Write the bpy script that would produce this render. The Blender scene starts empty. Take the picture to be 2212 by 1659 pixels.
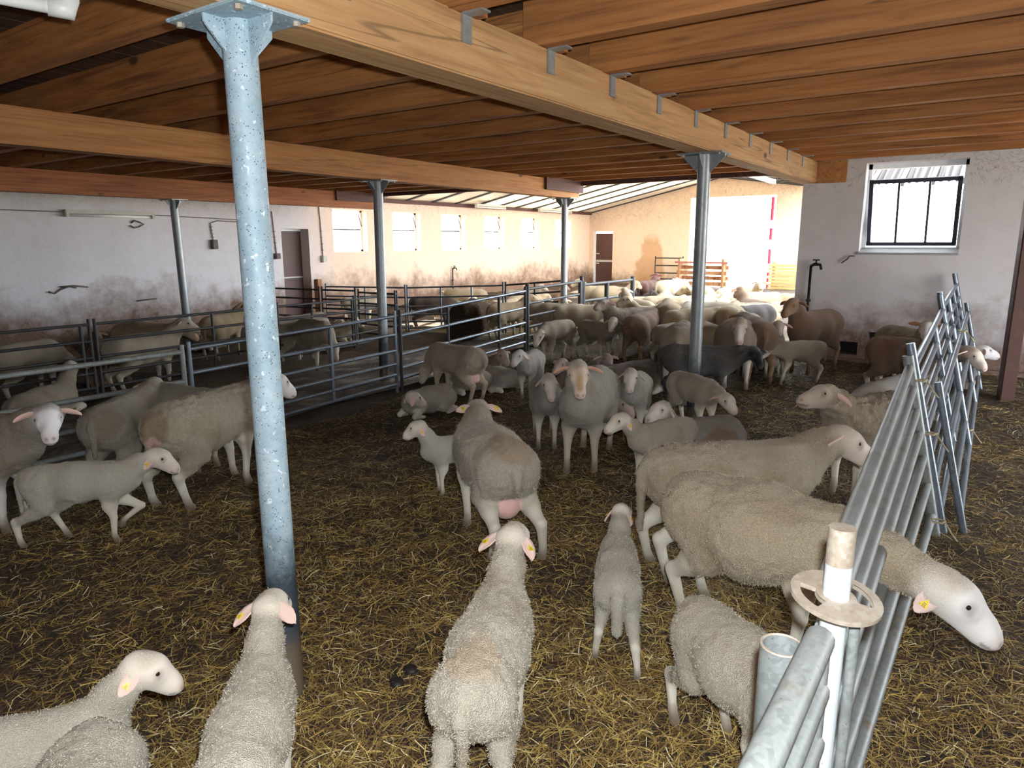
import bpy, bmesh, math, random
import numpy as np
from mathutils import Vector, Matrix
random.seed(7)
rng = np.random.default_rng(7)
SC = bpy.context.scene
COL = SC.collection
PI = math.pi

# ------------------------------------------------------------------ camera, sky, sun, flash, exposure
F, PITCH, YAW, ROLL, H = 1498.0, math.radians(11.62), math.radians(34.77), math.radians(-.174), 1.72
fwd = np.array([-math.sin(YAW)*math.cos(PITCH), math.cos(YAW)*math.cos(PITCH), -math.sin(PITCH)])
rgt = np.array([math.cos(YAW), math.sin(YAW), 0.0]); upv = np.cross(rgt, fwd)
rgt, upv = math.cos(ROLL)*rgt+math.sin(ROLL)*upv, -math.sin(ROLL)*rgt+math.cos(ROLL)*upv
CAM = np.array([0, 0, H])
cd = bpy.data.cameras.new('camera'); cam = bpy.data.objects.new('camera', cd); COL.objects.link(cam)
cd.sensor_width = 36.0; cd.lens = F/2212*36; cd.clip_start = .02; cd.clip_end = 300
cam.matrix_world = Matrix(((rgt[0], upv[0], -fwd[0], 0), (rgt[1], upv[1], -fwd[1], 0), (rgt[2], upv[2], -fwd[2], H), (0, 0, 0, 1)))
SC.camera = cam
SC.view_settings.view_transform = 'Standard'; SC.view_settings.look = 'None'
SC.view_settings.gamma = 1; SC.view_settings.use_curve_mapping = False
SC.view_settings.exposure = 0.0

world = bpy.data.worlds.new('sky'); SC.world = world; world.use_nodes = True
bg = world.node_tree.nodes['Background']; bg.inputs[0].default_value = (.86, .93, 1, 1); bg.inputs[1].default_value = 16.0

def lamp(name, kind, energy, color, loc=(0, 0, 0)):
    d = bpy.data.lights.new(name, kind); d.energy = energy; d.color = color
    o = bpy.data.objects.new(name, d); COL.objects.link(o); o.location = loc; return o
sun = lamp('sun', 'SUN', 60, (1, .93, .8)); sun.data.angle = math.radians(.6)
sun.rotation_euler = Vector((3.1, -.55, -2.05)).to_track_quat('-Z', 'Y').to_euler()
fl = CAM+rgt*.045+upv*.075+fwd*.02
flash = lamp('camera_flash', 'POINT', 350, (.86, .94, 1), fl); flash.data.shadow_soft_size = .02

# ------------------------------------------------------------------ pixel helpers (photo 2212x1659)
def ray(x, y): return fwd+rgt*(x-1106)/F-upv*(y-829.5)/F
def g(x, y, z=0.0): d = ray(x, y); return CAM+d*(z-H)/d[2]
def atX(x, y, X): d = ray(x, y); return CAM+d*X/d[0]
def atY(x, y, Y): d = ray(x, y); return CAM+d*Y/d[1]
def sm(a, b, x): t = np.clip((x-a)/(b-a), 0, 1); return t*t*(3-2*t)
def zf(X, Y): return np.maximum(.22*sm(3.5, 9.5, Y)*sm(-8.5, -5.2, X), .2*sm(10.5, 15, Y))

# ------------------------------------------------------------------ materials
class NB:
    def __init__(s, name):
        s.m = bpy.data.materials.new(name); s.m.use_nodes = True; s.t = s.m.node_tree; s.b = s.t.nodes['Principled BSDF']
    def n(s, typ, **kw):
        nd = s.t.nodes.new('ShaderNode'+typ)
        for k, v in kw.items(): setattr(nd, k, v)
        return nd
    def put(s, sock, v):
        if hasattr(v, 'is_output'): s.t.links.new(v, sock)
        else: sock.default_value = v if not (isinstance(v, tuple) and len(v) == 3 and sock.type == 'RGBA') else v+(1,)
    def pos(s, scale=1.0, kind='pos'):
        if kind == 'pos': c = s.n('NewGeometry').outputs['Position']
        elif kind == 'obj': c = s.n('TexCoord').outputs['Object']
        else:
            a = s.n('VectorMath', operation='ADD'); s.put(a.inputs[0], s.n('TexCoord').outputs['Object'])
            sc = s.n('VectorMath', operation='SCALE'); sc.inputs[0].default_value = (13, 17, 11); s.put(sc.inputs['Scale'], s.n('ObjectInfo').outputs['Random'])
            s.put(a.inputs[1], sc.outputs[0]); c = a.outputs[0]
        if scale == 1.0: return c
        mp = s.n('Mapping'); s.put(mp.inputs[0], c); mp.inputs['Scale'].default_value = scale if isinstance(scale, tuple) else (scale,)*3
        return mp.outputs[0]
    def noise(s, vec, scale, detail=4, rough=.6, dist=0):
        nd = s.n('TexNoise'); s.put(nd.inputs['Vector'], vec); nd.inputs['Scale'].default_value = scale
        nd.inputs['Detail'].default_value = detail; nd.inputs['Roughness'].default_value = rough; nd.inputs['Distortion'].default_value = dist
        return nd.outputs[0]
    def vor(s, vec, scale, out=0, feature='F1'):
        nd = s.n('TexVoronoi', feature=feature); s.put(nd.inputs['Vector'], vec); nd.inputs['Scale'].default_value = scale
        return nd.outputs[out]
    def ramp(s, fac, stops):
        nd = s.n('ValToRGB'); s.put(nd.inputs[0], fac); e = nd.color_ramp.elements
        while len(e) < len(stops): e.new(.5)
        for q, (p, c) in zip(e, stops):
            q.position = p; q.color = (c if isinstance(c, tuple) else (c, c, c))+(1,)
        return nd.outputs[0]
    def mix(s, fac, a, b, mode='MIX'):
        nd = s.n('Mix', data_type='RGBA', blend_type=mode); s.put(nd.inputs[0], fac); s.put(nd.inputs[6], a); s.put(nd.inputs[7], b)
        return nd.outputs[2]
    def math(s, op, a, b=0.0, c=None):
        nd = s.n('Math', operation=op); s.put(nd.inputs[0], a); s.put(nd.inputs[1], b)
        if c is not None: s.put(nd.inputs[2], c)
        return nd.outputs[0]
    def z(s):
        nd = s.n('SeparateXYZ'); s.put(nd.inputs[0], s.n('NewGeometry').outputs['Position']); return nd.outputs
    def mr(s, v, a, b, c=0, d=1):
        nd = s.n('MapRange'); s.put(nd.inputs[0], v)
        for i, q in enumerate((a, b, c, d)): s.put(nd.inputs[i+1], q)
        return nd.outputs[0]
    def bump(s, h, strength, dist):
        nd = s.n('Bump'); s.put(nd.inputs['Height'], h); s.put(nd.inputs['Strength'], strength); nd.inputs['Distance'].default_value = dist
        s.t.links.new(nd.outputs[0], s.b.inputs['Normal'])
    def done(s, col, rough=.8, metal=0.0):
        s.put(s.b.inputs['Base Color'], col); s.put(s.b.inputs['Roughness'], rough); s.put(s.b.inputs['Metallic'], metal); return s.m

def wood(name, axis, dark, mid, light):
    b = NB(name); st = [16, 16, 16]; st[axis] = .9
    c = b.pos(tuple(st), 'rnd'); st2 = [5, 5, 5]; st2[axis] = .6
    grain = b.noise(c, 1.6, 5, .65, .6); big = b.noise(b.pos(tuple(st2), 'rnd'), 1.0, 3)
    col = b.ramp(grain, [(.3, dark), (.5, mid), (.72, light)])
    col = b.mix(b.mr(big, .35, .75, 0, .6), col, dark)
    kn = [3.2, 3.2, 3.2]; kn[axis] = 1.5
    k = b.vor(b.pos(tuple(kn), 'rnd'), 1.0)
    col = b.mix(b.mr(k, .055, .11, .85, 0), col, (.06, .02, .008))
    cr = [5.0, 5.0, 5.0]; cr[axis] = .10
    crk = b.noise(b.pos(tuple(cr), 'rnd'), 1.0, 2, .5); line = b.math('ABSOLUTE', b.math('SUBTRACT', crk, .5))
    col = b.mix(b.mr(line, .001, .005, .5, 0), col, (.05, .02, .01))
    b.bump(grain, .25, .004)
    return b.done(col, .75)
M = {}
M['beam'] = wood('beam_wood', 1, (.34, .17, .065), (.52, .29, .12), (.62, .39, .18))
M['joist'] = wood('joist_wood', 0, (.20, .072, .02), (.46, .175, .043), (.57, .25, .075))
M['beam_red'] = wood('red_beam_wood', 1, (.27, .10, .03), (.45, .2, .06), (.52, .26, .085))
M['beam_dark'] = wood('dark_red_beam_wood', 1, (.20, .06, .022), (.34, .115, .038), (.40, .16, .055))
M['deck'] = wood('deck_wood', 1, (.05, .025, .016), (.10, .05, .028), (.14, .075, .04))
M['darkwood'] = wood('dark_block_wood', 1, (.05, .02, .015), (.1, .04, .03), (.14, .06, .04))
M['plank'] = wood('plank_wood', 0, (.35, .17, .06), (.6, .36, .13), (.72, .48, .2))
M['stake'] = wood('stake_wood', 2, (.2, .08, .03), (.4, .19, .08), (.5, .26, .12))
def steel(name, base, dark, metal, rough, spec=.35, dirt=(.15, .09, .045), dirt_amt=.35, band=None):
    b = NB(name); p = b.pos(); v = b.vor(p, 95, 1); bw = b.n('RGBToBW'); b.put(bw.inputs[0], v)
    n = b.noise(p, 9, 4); col = b.mix(b.math('ADD', b.math('MULTIPLY', b.mr(bw.outputs[0], .1, .9), .45), b.math('MULTIPLY', b.mr(b.noise(p, 6, 5), .3, .7), .55)), dark, base)
    col = b.mix(b.mr(n, .58, .75, 0, dirt_amt), col, dirt)
    sp = b.vor(p, 70); spn = b.noise(p, 26, 2)
    col = b.mix(b.math('MULTIPLY', b.mr(sp, .10, .2, spec, 0), b.mr(spn, .5, .6)), col, (.05, .05, .06))
    if band:      # greasy dark band where the flock rubs along the post, mud below it
        zz = b.math('ADD', b.z()[2], b.math('MULTIPLY', b.math('SUBTRACT', b.noise(p, 14, 4), .5), .3)); col = b.mix(b.mr(zz, band-.12, band+.08, .93, 0), col, (.022, .028, .038))
        col = b.mix(b.mr(zz, .16, .30, .9, 0), col, b.mix(n, (.07, .045, .025), (.24, .18, .11)))
    b.bump(b.noise(p, 60, 3), .12, .003)
    return b.done(col, b.mr(bw.outputs[0], 0, 1, rough-.1, rough+.1), metal)
M['galv'] = steel('galvanised_steel', (.40, .49, .54), (.20, .29, .35), .25, .42, .9, (.3, .24, .17), .3, .62)
b = NB('speckled_galvanised'); p = b.pos(); n = b.noise(p, 7, 5, .65); n2 = b.noise(p, 34, 4, .7); fl1 = b.noise(p, 42, 2, .45, .3)
col = b.mix(b.mr(n, .3, .7), (.26, .36, .41), (.44, .53, .57)); col = b.mix(b.mr(n2, .35, .7, .35, 0), col, (.16, .24, .29)); col = b.mix(b.mr(fl1, .66, .70, 0, .8), col, (.66, .74, .78))
sp = b.vor(p, 120); col = b.mix(b.math('MULTIPLY', b.mr(sp, .2, .3, .9, 0), b.mr(b.noise(p, 36, 2), .5, .56)), col, (.02, .025, .035))
rs = b.noise(p, 4.5, 5, .7); col = b.mix(b.mr(rs, .66, .75, 0, .6), col, (.30, .22, .16))
zz = b.math('ADD', b.z()[2], b.math('MULTIPLY', b.math('SUBTRACT', b.noise(p, 14, 4), .5), .3)); col = b.mix(b.mr(zz, .48, .72, .93, 0), col, (.022, .028, .038)); col = b.mix(b.mr(zz, .16, .30, .9, 0), col, b.mix(n, (.07, .045, .025), (.24, .18, .11)))
b.bump(b.math('ADD', n2, fl1), .25, .004); M['galv'] = b.done(col, b.mr(fl1, .6, .66, .6, .3), .08)
M['galv_dull'] = steel('dull_galvanised_steel', (.36, .38, .38), (.22, .235, .24), .45, .42, .6)
M['postgrey'] = steel('grey_post_steel', (.36, .38, .38), (.22, .235, .24), .45, .42, .6, band=.66)
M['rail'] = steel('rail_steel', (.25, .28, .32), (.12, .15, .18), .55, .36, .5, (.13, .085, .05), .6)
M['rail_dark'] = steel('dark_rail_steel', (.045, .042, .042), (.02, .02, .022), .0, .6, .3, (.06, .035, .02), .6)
M['rail_mucky'] = steel('mucky_rail_steel', (.30, .315, .30), (.15, .16, .15), .2, .5, .6, (.17, .13, .075), .95)
M['brownpost'] = steel('brown_painted_steel', (.085, .032, .022), (.06, .022, .016), .1, .6, .2)
M['rust'] = steel('rusty_plate', (.46, .40, .33), (.30, .23, .16), .2, .6, .3, (.3, .13, .05), .9)
M['blackpipe'] = steel('black_iron_pipe', (.02, .02, .022), (.012, .012, .012), .5, .5)
M['red'] = steel('red_paint', (.5, .02, .06), (.4, .015, .05), 0, .5, .1, (.4, .02, .05), .1)

def plaster(name, base, bay_glow, zlo, zhi, stain=None):
    b = NB(name); p = b.pos(); o = b.z(); n1 = b.noise(p, 1.3, 6, .62); n2 = b.noise(p, 5, 5, .65); n3 = b.noise(p, 28, 4, .7)
    col = b.mix(b.mr(o[1], 9.9, 11.2), base, bay_glow)  # warm glow of sun bounced in the bay, painted into the wall colour
    col = b.mix(b.mr(n2, .45, .8, 0, .28), col, (.45, .38, .33))
    zz = b.math('ADD', o[2], b.math('MULTIPLY', b.math('SUBTRACT', n1, .5), -1.5))
    zz = b.math('ADD', zz, b.math('MULTIPLY', b.math('SUBTRACT', n2, .5), -.7))
    col = b.mix(b.mr(zz, zlo, zhi, .92, 0), col, b.ramp(n3, [(.3, (.065, .03, .018)), (.6, (.17, .085, .045)), (.8, (.36, .24, .16))]))
    top = b.math('ADD', o[2], b.math('MULTIPLY', b.math('SUBTRACT', n2, .5), .25))
    ln = b.math('ABSOLUTE', b.math('SUBTRACT', b.noise(p, 3.3, 5, .7, 1.2), .5))
    col = b.mix(b.math('MULTIPLY', b.mr(ln, .004, .012, .5, 0), b.mr(top, 2.2, 2.5)), col, (.1, .07, .05))
    sp = b.vor(p, 9); col = b.mix(b.math('MULTIPLY', b.mr(sp, .045, .07, .7, 0), b.mr(n1, .5, .62)), col, (.05, .03, .025))
    if stain:
        sx = b.math('ABSOLUTE', b.math('SUBTRACT', o[0], b.math('ADD', stain, b.math('MULTIPLY', b.math('SUBTRACT', n1, .5), .7)))); wd_ = b.mr(o[2], .4, 2.0, .62, .22)
        m_ = b.math('MULTIPLY', b.mr(b.math('SUBTRACT', sx, wd_), -.05, .06, 1, 0), b.mr(b.math('ADD', o[2], b.math('MULTIPLY', n2, .5)), 1.95, 2.25, .75, 0)); col = b.mix(m_, col, (.50, .27, .12))
    b.bump(b.math('ADD', n2, b.math('MULTIPLY', n3, .3)), .35, .02)
    return b.done(col, .92)
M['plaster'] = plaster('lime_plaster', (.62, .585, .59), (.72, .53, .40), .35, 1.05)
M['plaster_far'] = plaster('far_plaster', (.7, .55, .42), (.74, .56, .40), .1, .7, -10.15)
def flat(name, col, rough=.7, metal=0.0, nz=.25, sc=12):
    b = NB(name); n = b.noise(b.pos(), sc, 4)
    return b.done(b.mix(b.mr(n, .35, .75, 0, nz), col, tuple(c*.45 for c in col)), rough, metal)
M['white_frame'] = flat('white_paint', (.75, .76, .78), .5)
M['dark_frame'] = flat('dark_window_frame', (.03, .028, .05), .5)
M['doorbrown'] = flat('brown_door', (.085, .035, .026), .55, 0, .3, 5)
b = NB('translucent_roof_sheet'); tl = b.n('BsdfTranslucent'); tl.inputs[0].default_value = (.95, .88, .72, 1); mx = b.n('MixShader'); mx.inputs[0].default_value = .24
b.t.links.new(b.b.outputs[0], mx.inputs[1]); b.t.links.new(tl.outputs[0], mx.inputs[2]); b.t.links.new(mx.outputs[0], b.t.nodes['Material Output'].inputs[0]); M['bay_fill_sheet'] = b.done((.74, .70, .58), .5)  # see-through roof sheet, translucency added to brighten the bay
M['metalroof'] = flat('cream_roof_sheet', (.74, .70, .58), .5, 0, .12, 3)
M['rib'] = flat('dark_rib', (.05, .045, .05), .6)
M['lampbody'] = flat('lamp_housing', (.5, .46, .38), .5)
M['lamptube'] = flat('lamp_tube', (.8, .78, .72), .3, 0, .1)
M['pvc'] = flat('white_pvc', (.82, .80, .74), .4, 0, .15, 9)
M['box'] = flat('grimy_box', (.12, .09, .075), .7)
M['cable'] = flat('dusty_cable', (.2, .16, .14), .8)
M['bulb'] = flat('grey_plastic', (.5, .48, .42), .6)
M['yellow'] = flat('yellow_plastic', (.85, .62, .04), .45, 0, .25, 300)
M['ink'] = flat('black_ink', (.02, .018, .015), .6)
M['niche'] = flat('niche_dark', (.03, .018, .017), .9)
M['concrete'] = None
M['twine'] = flat('sisal_twine', (.45, .36, .22), .9)
M['roofoutside'] = flat('dark_rusty_sheet_roof', (.014, .006, .004), .7, 0, .4, 7)
b = NB('outside_ground'); M['yard'] = b.done(b.mix(b.noise(b.pos(), 1.2), (.42, .38, .32), (.55, .5, .42)), .95)
b = NB('glass'); tp = b.n('BsdfTransparent'); mx = b.n('MixShader'); mx.inputs[0].default_value = .08
b.t.links.new(tp.outputs[0], mx.inputs[1]); b.t.links.new(b.b.outputs[0], mx.inputs[2]); b.t.links.new(mx.outputs[0], b.t.nodes['Material Output'].inputs[0]); M['glass'] = b.done((.9, .93, .95), .03)
b = NB('water'); M['dung'] = flat('sheep_dung', (.015, .012, .009), .6, 0, .2)

b = NB('alley_concrete'); p = b.pos(); n1 = b.noise(p, 1.1, 6, .7, .5); n2 = b.noise(b.pos((2, 9, 4)), 1.5, 5, .7); n3 = b.noise(p, 40, 3)
col = b.ramp(n1, [(.40, (.022, .015, .010)), (.53, (.09, .07, .05)), (.68, (.36, .32, .27))]); col = b.mix(b.mr(n2, .5, .72, 0, .75), col, (.045, .028, .017))
b.bump(b.math('ADD', n2, b.math('MULTIPLY', n3, .4)), .5, .02); M['concrete'] = b.done(col, b.mr(n1, .4, .7, .85, .45))
b = NB('trampled_bedding'); p = b.pos(); n1 = b.noise(p, 3, 6, .7, .4); n2 = b.noise(p, 38, 5, .75, 1.2); n3 = b.noise(b.pos((30, 120, 30)), 1, 3, .7, 2)
col = b.ramp(n2, [(.32, (.014, .008, .0045)), (.5, (.060, .034, .016)), (.66, (.15, .095, .038)), (.8, (.30, .21, .08))])
col = b.mix(b.mr(n1, .45, .68, 0, .7), col, (.014, .008, .005)); col = b.mix(b.mr(n3, .64, .74, 0, .5), col, (.24, .17, .065))
b.bump(b.math('ADD', n2, b.math('MULTIPLY', n1, .6)), .9, .03); M['bedding'] = b.done(col, .9)
b = NB('straw'); a = b.n('Attribute', attribute_name='Col'); M['straw'] = b.done(a.outputs['Color'], .6)
b = NB('hay'); p = b.pos(); n = b.noise(b.pos((14, 40, 40)), 1, 5, .75, 1.5); n2 = b.noise(p, 2.5, 4)
col = b.ramp(n, [(.3, (.025, .012, .006)), (.55, (.10, .055, .025)), (.78, (.26, .16, .07))]); b.bump(n, 1, .05); M['hay'] = b.done(col, .95)
b = NB('straw_heap'); p = b.pos(); n = b.noise(b.pos((25, 60, 40)), 1, 5, .75, 1.8)
col = b.ramp(n, [(.3, (.09, .06, .02)), (.5, (.34, .25, .09)), (.75, (.6, .47, .2))]); b.bump(n, 1, .05); M['heap'] = b.done(col, .9)

b = NB('sheep_coat'); a = b.n('Attribute', attribute_name='Col'); p = b.pos(1.0, 'rnd'); oi = b.n('ObjectInfo')
w = a.outputs['Alpha']; n1 = b.noise(p, 5, 4, .6); n2 = b.noise(p, 150, 3, .7); n3 = b.noise(p, 22, 4, .7); v = b.vor(p, 210)
col = b.mix(1.0, a.outputs['Color'], oi.outputs['Color'], 'MULTIPLY')
f1 = b.mr(n1, .3, .75, 1.1, .74); col = b.mix(w, col, b.mix(1.0, col, b.mix(f1, (.70, .60, .45), (1.05, 1.04, 1.02)), 'MULTIPLY'))
col = b.mix(b.math('MULTIPLY', w, b.mr(n2, .42, .62, .42, 0)), col, b.mix(1.0, col, (.45, .41, .36), 'MULTIPLY'))
col = b.mix(b.math('MULTIPLY', w, b.mr(n3, .62, .72, 0, .35)), col, b.mix(1.0, col, (.55, .44, .32), 'MULTIPLY'))
hgt = b.math('ADD', b.math('MULTIPLY', n2, 1.0), b.math('MULTIPLY', v, .6))
b.bump(hgt, b.math('MULTIPLY_ADD', w, .75, .12), .012)
b.b.inputs['Sheen Weight'].default_value = .25; b.b.inputs['Sheen Roughness'].default_value = .5; b.b.inputs['Specular IOR Level'].default_value = .2
M['coat'] = b.done(col, .9)
b = NB('sheep_eye'); b.b.inputs['Coat Weight'].default_value = 1; M['eye'] = b.done((.012, .008, .006), .06)
b = NB('fleece_fibre'); a = b.n('Attribute', attribute_name='Col'); M['fibre'] = b.done(a.outputs['Color'], .85)

# ------------------------------------------------------------------ object helpers
def tag(o, label=None, cat=None, group=None, kind=None):
    if label: o['label'] = label
    if cat: o['category'] = cat
    if group: o['group'] = group
    if kind: o['kind'] = kind
    return o
def link(name, me, parent=None, mat=None):
    o = bpy.data.objects.new(name, me); COL.objects.link(o)
    if parent is not None: o.parent = parent
    if mat is not None and me is not None and len(me.materials) == 0: me.materials.append(mat)
    return o
def empty(name, loc=(0, 0, 0), rz=0.0):
    o = bpy.data.objects.new(name, None); COL.objects.link(o); o.location = loc; o.rotation_euler = (0, 0, rz); o.empty_display_size = .1; return o
def pyd(name, v, f, smooth=False):
    me = bpy.data.meshes.new(name); me.from_pydata([tuple(map(float, q)) for q in v], [], f); me.update()
    if smooth: me.polygons.foreach_set('use_smooth', [True]*len(me.polygons))
    return me
BOXF = [(0, 3, 2, 1), (4, 5, 6, 7), (0, 1, 5, 4), (1, 2, 6, 5), (2, 3, 7, 6), (3, 0, 4, 7)]
class MB:
    def __init__(s): s.v = []; s.f = []
    def box(s, x0, x1, y0, y1, z0, z1):
        n = len(s.v); s.v += [(x0, y0, z0), (x1, y0, z0), (x1, y1, z0), (x0, y1, z0), (x0, y0, z1), (x1, y0, z1), (x1, y1, z1), (x0, y1, z1)]
        s.f += [tuple(i+n for i in q) for q in BOXF]; return s
    def hexa(s, pts):
        n = len(s.v); s.v += list(pts); s.f += [tuple(i+n for i in q) for q in BOXF]; return s
    def tube(s, pts, r, n=10, caps=True):
        pts = [Vector(p) for p in pts]; rr = r if isinstance(r, (list, tuple)) else [r]*len(pts); base = len(s.v)
        for i, p in enumerate(pts):
            t = (pts[min(i+1, len(pts)-1)]-pts[max(i-1, 0)]).normalized(); a = t.orthogonal().normalized() if i == 0 else (a-t*a.dot(t)).normalized()
            bb = t.cross(a)
            for k in range(n):
                q = p+(a*math.cos(2*PI*k/n)+bb*math.sin(2*PI*k/n))*rr[i]; s.v.append(tuple(q))
        for i in range(len(pts)-1):
            for k in range(n):
                s.f.append((base+i*n+k, base+i*n+(k+1) % n, base+(i+1)*n+(k+1) % n, base+(i+1)*n+k))
        if caps:
            s.f.append(tuple(base+k for k in reversed(range(n)))); s.f.append(tuple(base+(len(pts)-1)*n+k for k in range(n)))
        return s
    def build(s, name, mat, parent=None, smooth=False, bevel=0.0):
        me = pyd(name, s.v, s.f, smooth)
        if bevel:
            bm = bmesh.new(); bm.from_mesh(me); bmesh.ops.bevel(bm, geom=list(bm.edges), offset=bevel, segments=2, affect='EDGES'); bm.to_mesh(me); bm.free()
        return link(name, me, parent, mat)
def auto_smooth(me, ang=40):
    me.polygons.foreach_set('use_smooth', [True]*len(me.polygons)); me.set_sharp_from_angle(angle=math.radians(ang))
_cyl = {}
def rod(name, p0, p1, r, mat, parent=None, n=12):
    """a straight tube that shares one unit cylinder per material"""
    key = (mat.name, n)
    if key not in _cyl:
        mb = MB().tube([(0, 0, 0), (0, 0, 1)], 1.0, n); me = pyd('tube', mb.v, mb.f); auto_smooth(me); me.materials.append(mat); _cyl[key] = me
    o = link(name, _cyl[key]); p0 = Vector(p0); d = Vector(p1)-p0
    o.location = p0; o.rotation_euler = d.to_track_quat('Z', 'Y').to_euler(); o.scale = (r, r, d.length)
    if parent is not None: o.parent = parent; o.matrix_parent_inverse = parent.matrix_basis.inverted()
    return o
def keep(o, parent): o.parent = parent; o.matrix_parent_inverse = parent.matrix_basis.inverted(); return o

# ------------------------------------------------------------------ walls, floor, ceiling
def wall(name, axis, c0, c1, a0, a1, z0, z1, holes, mat):
    """wall slab between c0..c1 across its axis ('x': runs along Y); holes (a0,a1,z0,z1) leave real openings"""
    A = sorted({a0, a1, *[h[0] for h in holes], *[h[1] for h in holes]}); Z = sorted({z0, z1, *[h[2] for h in holes], *[h[3] for h in holes]}); mb = MB()
    for i in range(len(A)-1):
        run = None
        for k in range(len(Z)-1):
            m = ((A[i]+A[i+1])/2, (Z[k]+Z[k+1])/2); hole = any(h[0] < m[0] < h[1] and h[2] < m[1] < h[3] for h in holes)
            if not hole:
                if axis == 'x': mb.box(c0, c1, A[i], A[i+1], Z[k], Z[k+1])
                else: mb.box(A[i], A[i+1], c0, c1, Z[k], Z[k+1])
    return tag(mb.build(name, mat), kind='structure')
XL, YR, YF = -12.6, 9.6, 23.2
WINS = [(11.0, 12.06), (12.93, 13.97), (14.8, 15.85), (16.75, 17.75), (18.7, 19.7), (20.75, 21.85)]
wz0, wz1 = 1.49, 2.455
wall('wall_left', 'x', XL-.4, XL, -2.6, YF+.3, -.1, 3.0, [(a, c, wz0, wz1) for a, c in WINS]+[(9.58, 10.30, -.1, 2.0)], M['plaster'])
DOORF = (-12.42, -11.64, .0, 2.07); OPEN = (-8.76, -5.98, -.1, 3.13)
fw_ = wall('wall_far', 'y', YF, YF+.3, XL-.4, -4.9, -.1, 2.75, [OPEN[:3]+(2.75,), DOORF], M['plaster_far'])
mb = MB()
for x0, x1, zt0, zt1 in ((XL-.4, -8.76, 2.68, 3.54), (-5.98, 3.0, 3.51, 2.25)):
    if x0 < -9: mb.hexa([(x0, YF, 2.75), (x1, YF, 2.75), (x1, YF+.3, 2.75), (x0, YF+.3, 2.75), (x0, YF, 2.76), (x1, YF, zt1), (x1, YF+.3, zt1), (x0, YF+.3, 2.76)])
    else: mb.hexa([(x0, YF, 2.75), (-4.9, YF, 2.75), (-4.9, YF+.3, 2.75), (x0, YF+.3, 2.75), (x0, YF, zt0), (-4.9, YF, 3.35), (-4.9, YF+.3, 3.35), (x0, YF+.3, zt0)])
mb.hexa([(-8.76, YF, 3.13), (-7.75, YF, 3.13), (-7.75, YF+.3, 3.13), (-8.76, YF+.3, 3.13), (-8.76, YF, 3.54), (-7.75, YF, 3.76), (-7.75, YF+.3, 3.76), (-8.76, YF+.3, 3.54)])
mb.hexa([(-7.75, YF, 3.13), (-5.98, YF, 3.13), (-5.98, YF+.3, 3.13), (-7.75, YF+.3, 3.13), (-7.75, YF, 3.76), (-5.98, YF, 3.51), (-5.98, YF+.3, 3.51), (-7.75, YF+.3, 3.76)])
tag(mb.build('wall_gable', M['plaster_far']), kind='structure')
WR = (-1.45, -.405, 1.57, 2.63); N1 = (-1.60, -1.36, .30, .46); N2 = (-1.26, -.86, .28, .60)
wall('wall_right', 'y', YR, YR+.35, -2.16, 3.0, -.1, 2.884, [WR, N1, N2], M['plaster'])
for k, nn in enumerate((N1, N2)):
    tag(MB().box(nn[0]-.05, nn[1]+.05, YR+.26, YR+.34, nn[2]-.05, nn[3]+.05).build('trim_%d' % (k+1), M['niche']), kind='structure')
tag(MB().box(-2.1, 1.2, YR-.10, YR+.02, .0, .255).build('baseboard_right', M['plaster'], bevel=.02), kind='structure')
wall('wall_back', 'y', -2.9, -2.6, XL-.4, 3.3, -.1, 3.0, [], M['plaster'])
wall('wall_side', 'x', 3.0, 3.3, -2.6, 10.4, -.1, 3.0, [(5.2, 8.2, .0, 2.3)], M['plaster'])
# floor: deep litter, gently rising towards the back
nx, ny = 150, 220
xs = np.linspace(XL-.3, 3.2, nx); ys = np.linspace(-2.8, YF+1, ny); X, Y = np.meshgrid(xs, ys, indexing='ij')
def lump(X, Y, a=.018):
    return a*(np.sin(X*5.1+1.3*np.sin(Y*3.3))*np.cos(Y*4.3+np.sin(X*2.7))+.6*np.sin(X*11.3+Y*2.1)*np.sin(Y*9.7-X*3.1))
Z = zf(X, Y)+lump(X, Y)*np.where((X < -5.5) & (X > -7.95) & (Y < 10), .2, 1.0)
V = np.stack([X, Y, Z], -1).reshape(-1, 3); I = np.arange(nx*ny).reshape(nx, ny)
q = np.stack([I[:-1, :-1], I[1:, :-1], I[1:, 1:], I[:-1, 1:]], -1).reshape(-1, 4)
fl_me = pyd('floor', V, q.tolist(), True); tag(link('floor', fl_me, None, M['bedding']), kind='structure')
# concrete feed alley between the two fences
xs = np.linspace(-7.75, -5.55, 24); ys = np.linspace(-2.5, 10.6, 90); X, Y = np.meshgrid(xs, ys, indexing='ij')
Z = zf(X, Y)+.022+.006*np.sin(Y*3+X*2); V = np.stack([X+.08*np.sin(Y*2.3), Y, Z], -1).reshape(-1, 3); I = np.arange(24*90).reshape(24, 90)
q = np.stack([I[:-1, :-1], I[1:, :-1], I[1:, 1:], I[:-1, 1:]], -1).reshape(-1, 4)
tag(link('floor_alley', pyd('floor_alley', V, q.tolist(), True), None, M['concrete']), kind='structure')
tag(MB().box(-90, 60, -60, 120, -.3, -.12).build('ground_outside', M['yard']), kind='structure')
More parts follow.
